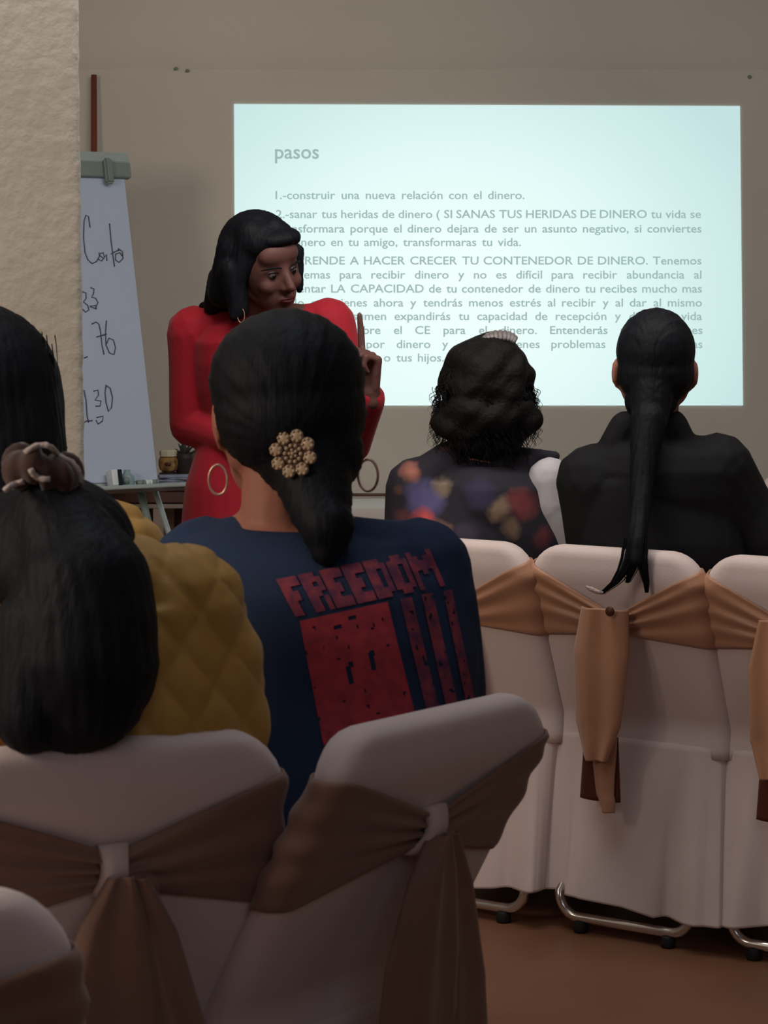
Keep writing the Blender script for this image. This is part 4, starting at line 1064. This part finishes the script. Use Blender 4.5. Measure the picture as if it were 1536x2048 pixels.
bm = bmesh.new(); ell(bm, V((jc.x + 1 * k, jc.y - 19 * k, zb_ + 17 * k)), (7 * k, 2.0 * k, 4 * k)); fin('jar_mark', bm, M['button'], jar)
# dark pot with grey-green leaves
pc = P(370, 940, dT + .16); k = (dT + .16) / FPX
bm = bmesh.new(); loft(bm, [(V((pc.x, pc.y, zt_ + z)), V((1, 0, 0)), r * k, V((0, 1, 0)), r * k) for z, r in ((.001, 14), (.03, 18), (.075, 21), (.095, 22), (.096, 19), (.085, 18))], 18); pot = fin('flower_pot', bm, M['pot']); tag(pot, 'dark pot of grey green leaves between the jar and the red blazer', 'plant')
rnd = random.Random(4)
for i in range(34):
    a = rnd.uniform(0, 6.28); e = rnd.uniform(.3, 1.4); ln = rnd.uniform(.035, .06); d = V((math.cos(a) * math.cos(e), math.sin(a) * math.cos(e), math.sin(e)))
    p0 = V((pc.x, pc.y, zt_ + .088)) + V((d.x, d.y, 0)) * .01; x, y, dd = basis(d); wv = ln * .28
    bm = bmesh.new(); pts = [p0, p0 + d * ln * .5 + x * wv * .5, p0 + d * ln - UP * .008, p0 + d * ln * .5 - x * wv * .5, p0 + d * ln * .5 + y * wv * .15]
    v = [bm.verts.new(p) for p in pts]; 
    for f in ((0, 1, 4), (1, 2, 4), (2, 3, 4), (3, 0, 4), (0, 3, 2, 1)): bm.faces.new([v[j] for j in f])
    fin('leaf', bm, M['leaf'], pot, False)
# pile of bluish papers in front of the jar
for i in range(5):
    c = P(350, 960, dT + .05); z = zt_ + .0035 + i * .0062
    bm = bmesh.new(); R = Matrix.Rotation((-1) ** i * .05 * i, 4, 'Z'); box(bm, (0, 0, 0), (.100, .070, .0055), Matrix.Translation((c.x - .002 + .003 * (i % 2), c.y, z)) @ R, .001)
    tag(fin('booklet', bm, M['paper'], None, False), ['lowest', 'second lowest', 'middle', 'second highest', 'topmost'][i] + ' bluish booklet in the small pile before the amber jar', 'booklet', 'booklets on the side table')
# ---------------------------------------------------------------- white covered table against the wall
zT = P(745, 1016, 7.02).z; x0_, x1_ = P(640, 1016, 7.02).x, P(1120, 1016, 7.02).x
tb2 = empty('wall_table', ((x0_ + x1_) / 2, 7.22, 0)); tag(tb2, 'low table under a white cloth against the wall below the projection', 'table')
bm = bmesh.new(); xs = 90; cx_, hw_ = (x0_ + x1_) / 2, (x1_ - x0_) / 2
def cl(z, g):
    pts = []
    for i in range(160):
        a = 2 * math.pi * i / 160; c, s = math.cos(a), math.sin(a); e = .12
        f = g * .012 * math.sin(i * 1.1) + g * .006 * math.sin(i * .37)
        pts.append(V((cx_ + (hw_ + f + g * .01) * math.copysign(abs(c) ** e, c), 7.22 + (.195 + f + g * .008) * math.copysign(abs(s) ** e, s), z)))
    return pts
flat = lambda z, k_: [V((cx_ + (p.x - cx_) * k_, 7.22 + (p.y - 7.22) * k_, z)) for p in cl(z, 0)]
loft(bm, [flat(zT, .02), flat(zT, .7), flat(zT, .985), cl(zT - .004, 0), cl(zT - .02, .1), cl(zT - .15, .5), cl(zT - .35, .9), cl(.05, 1.1)])
o = fin('tablecloth', bm, M['cloth'], tb2); local_to(o, Matrix.Translation(tb2.location))
for sx_ in (-1, 1):
    for sy_ in (-1, 1):
        bm = bmesh.new(); x, y = sx_ * (hw_ - .05), sy_ * .15; tube(bm, [(x, y, 0), (x, y, zT - .01)], .014, 10); fin('leg', bm, M['chrome'], tb2)
bm = bmesh.new(); p0 = P(690, 992, 7.40); p1 = P(800, 989, 7.40); p0.z = p1.z = zT + .010; tube(bm, [p0, p0.lerp(p1, .5) , p1], .0055, 8)
tag(fin('edge_stripe', bm, M['darkwood']), 'thin dark cable along the back edge of the white table', 'stripe')  # thin dark stripe laid along the table's far edge
bpy.context.view_layer.update()
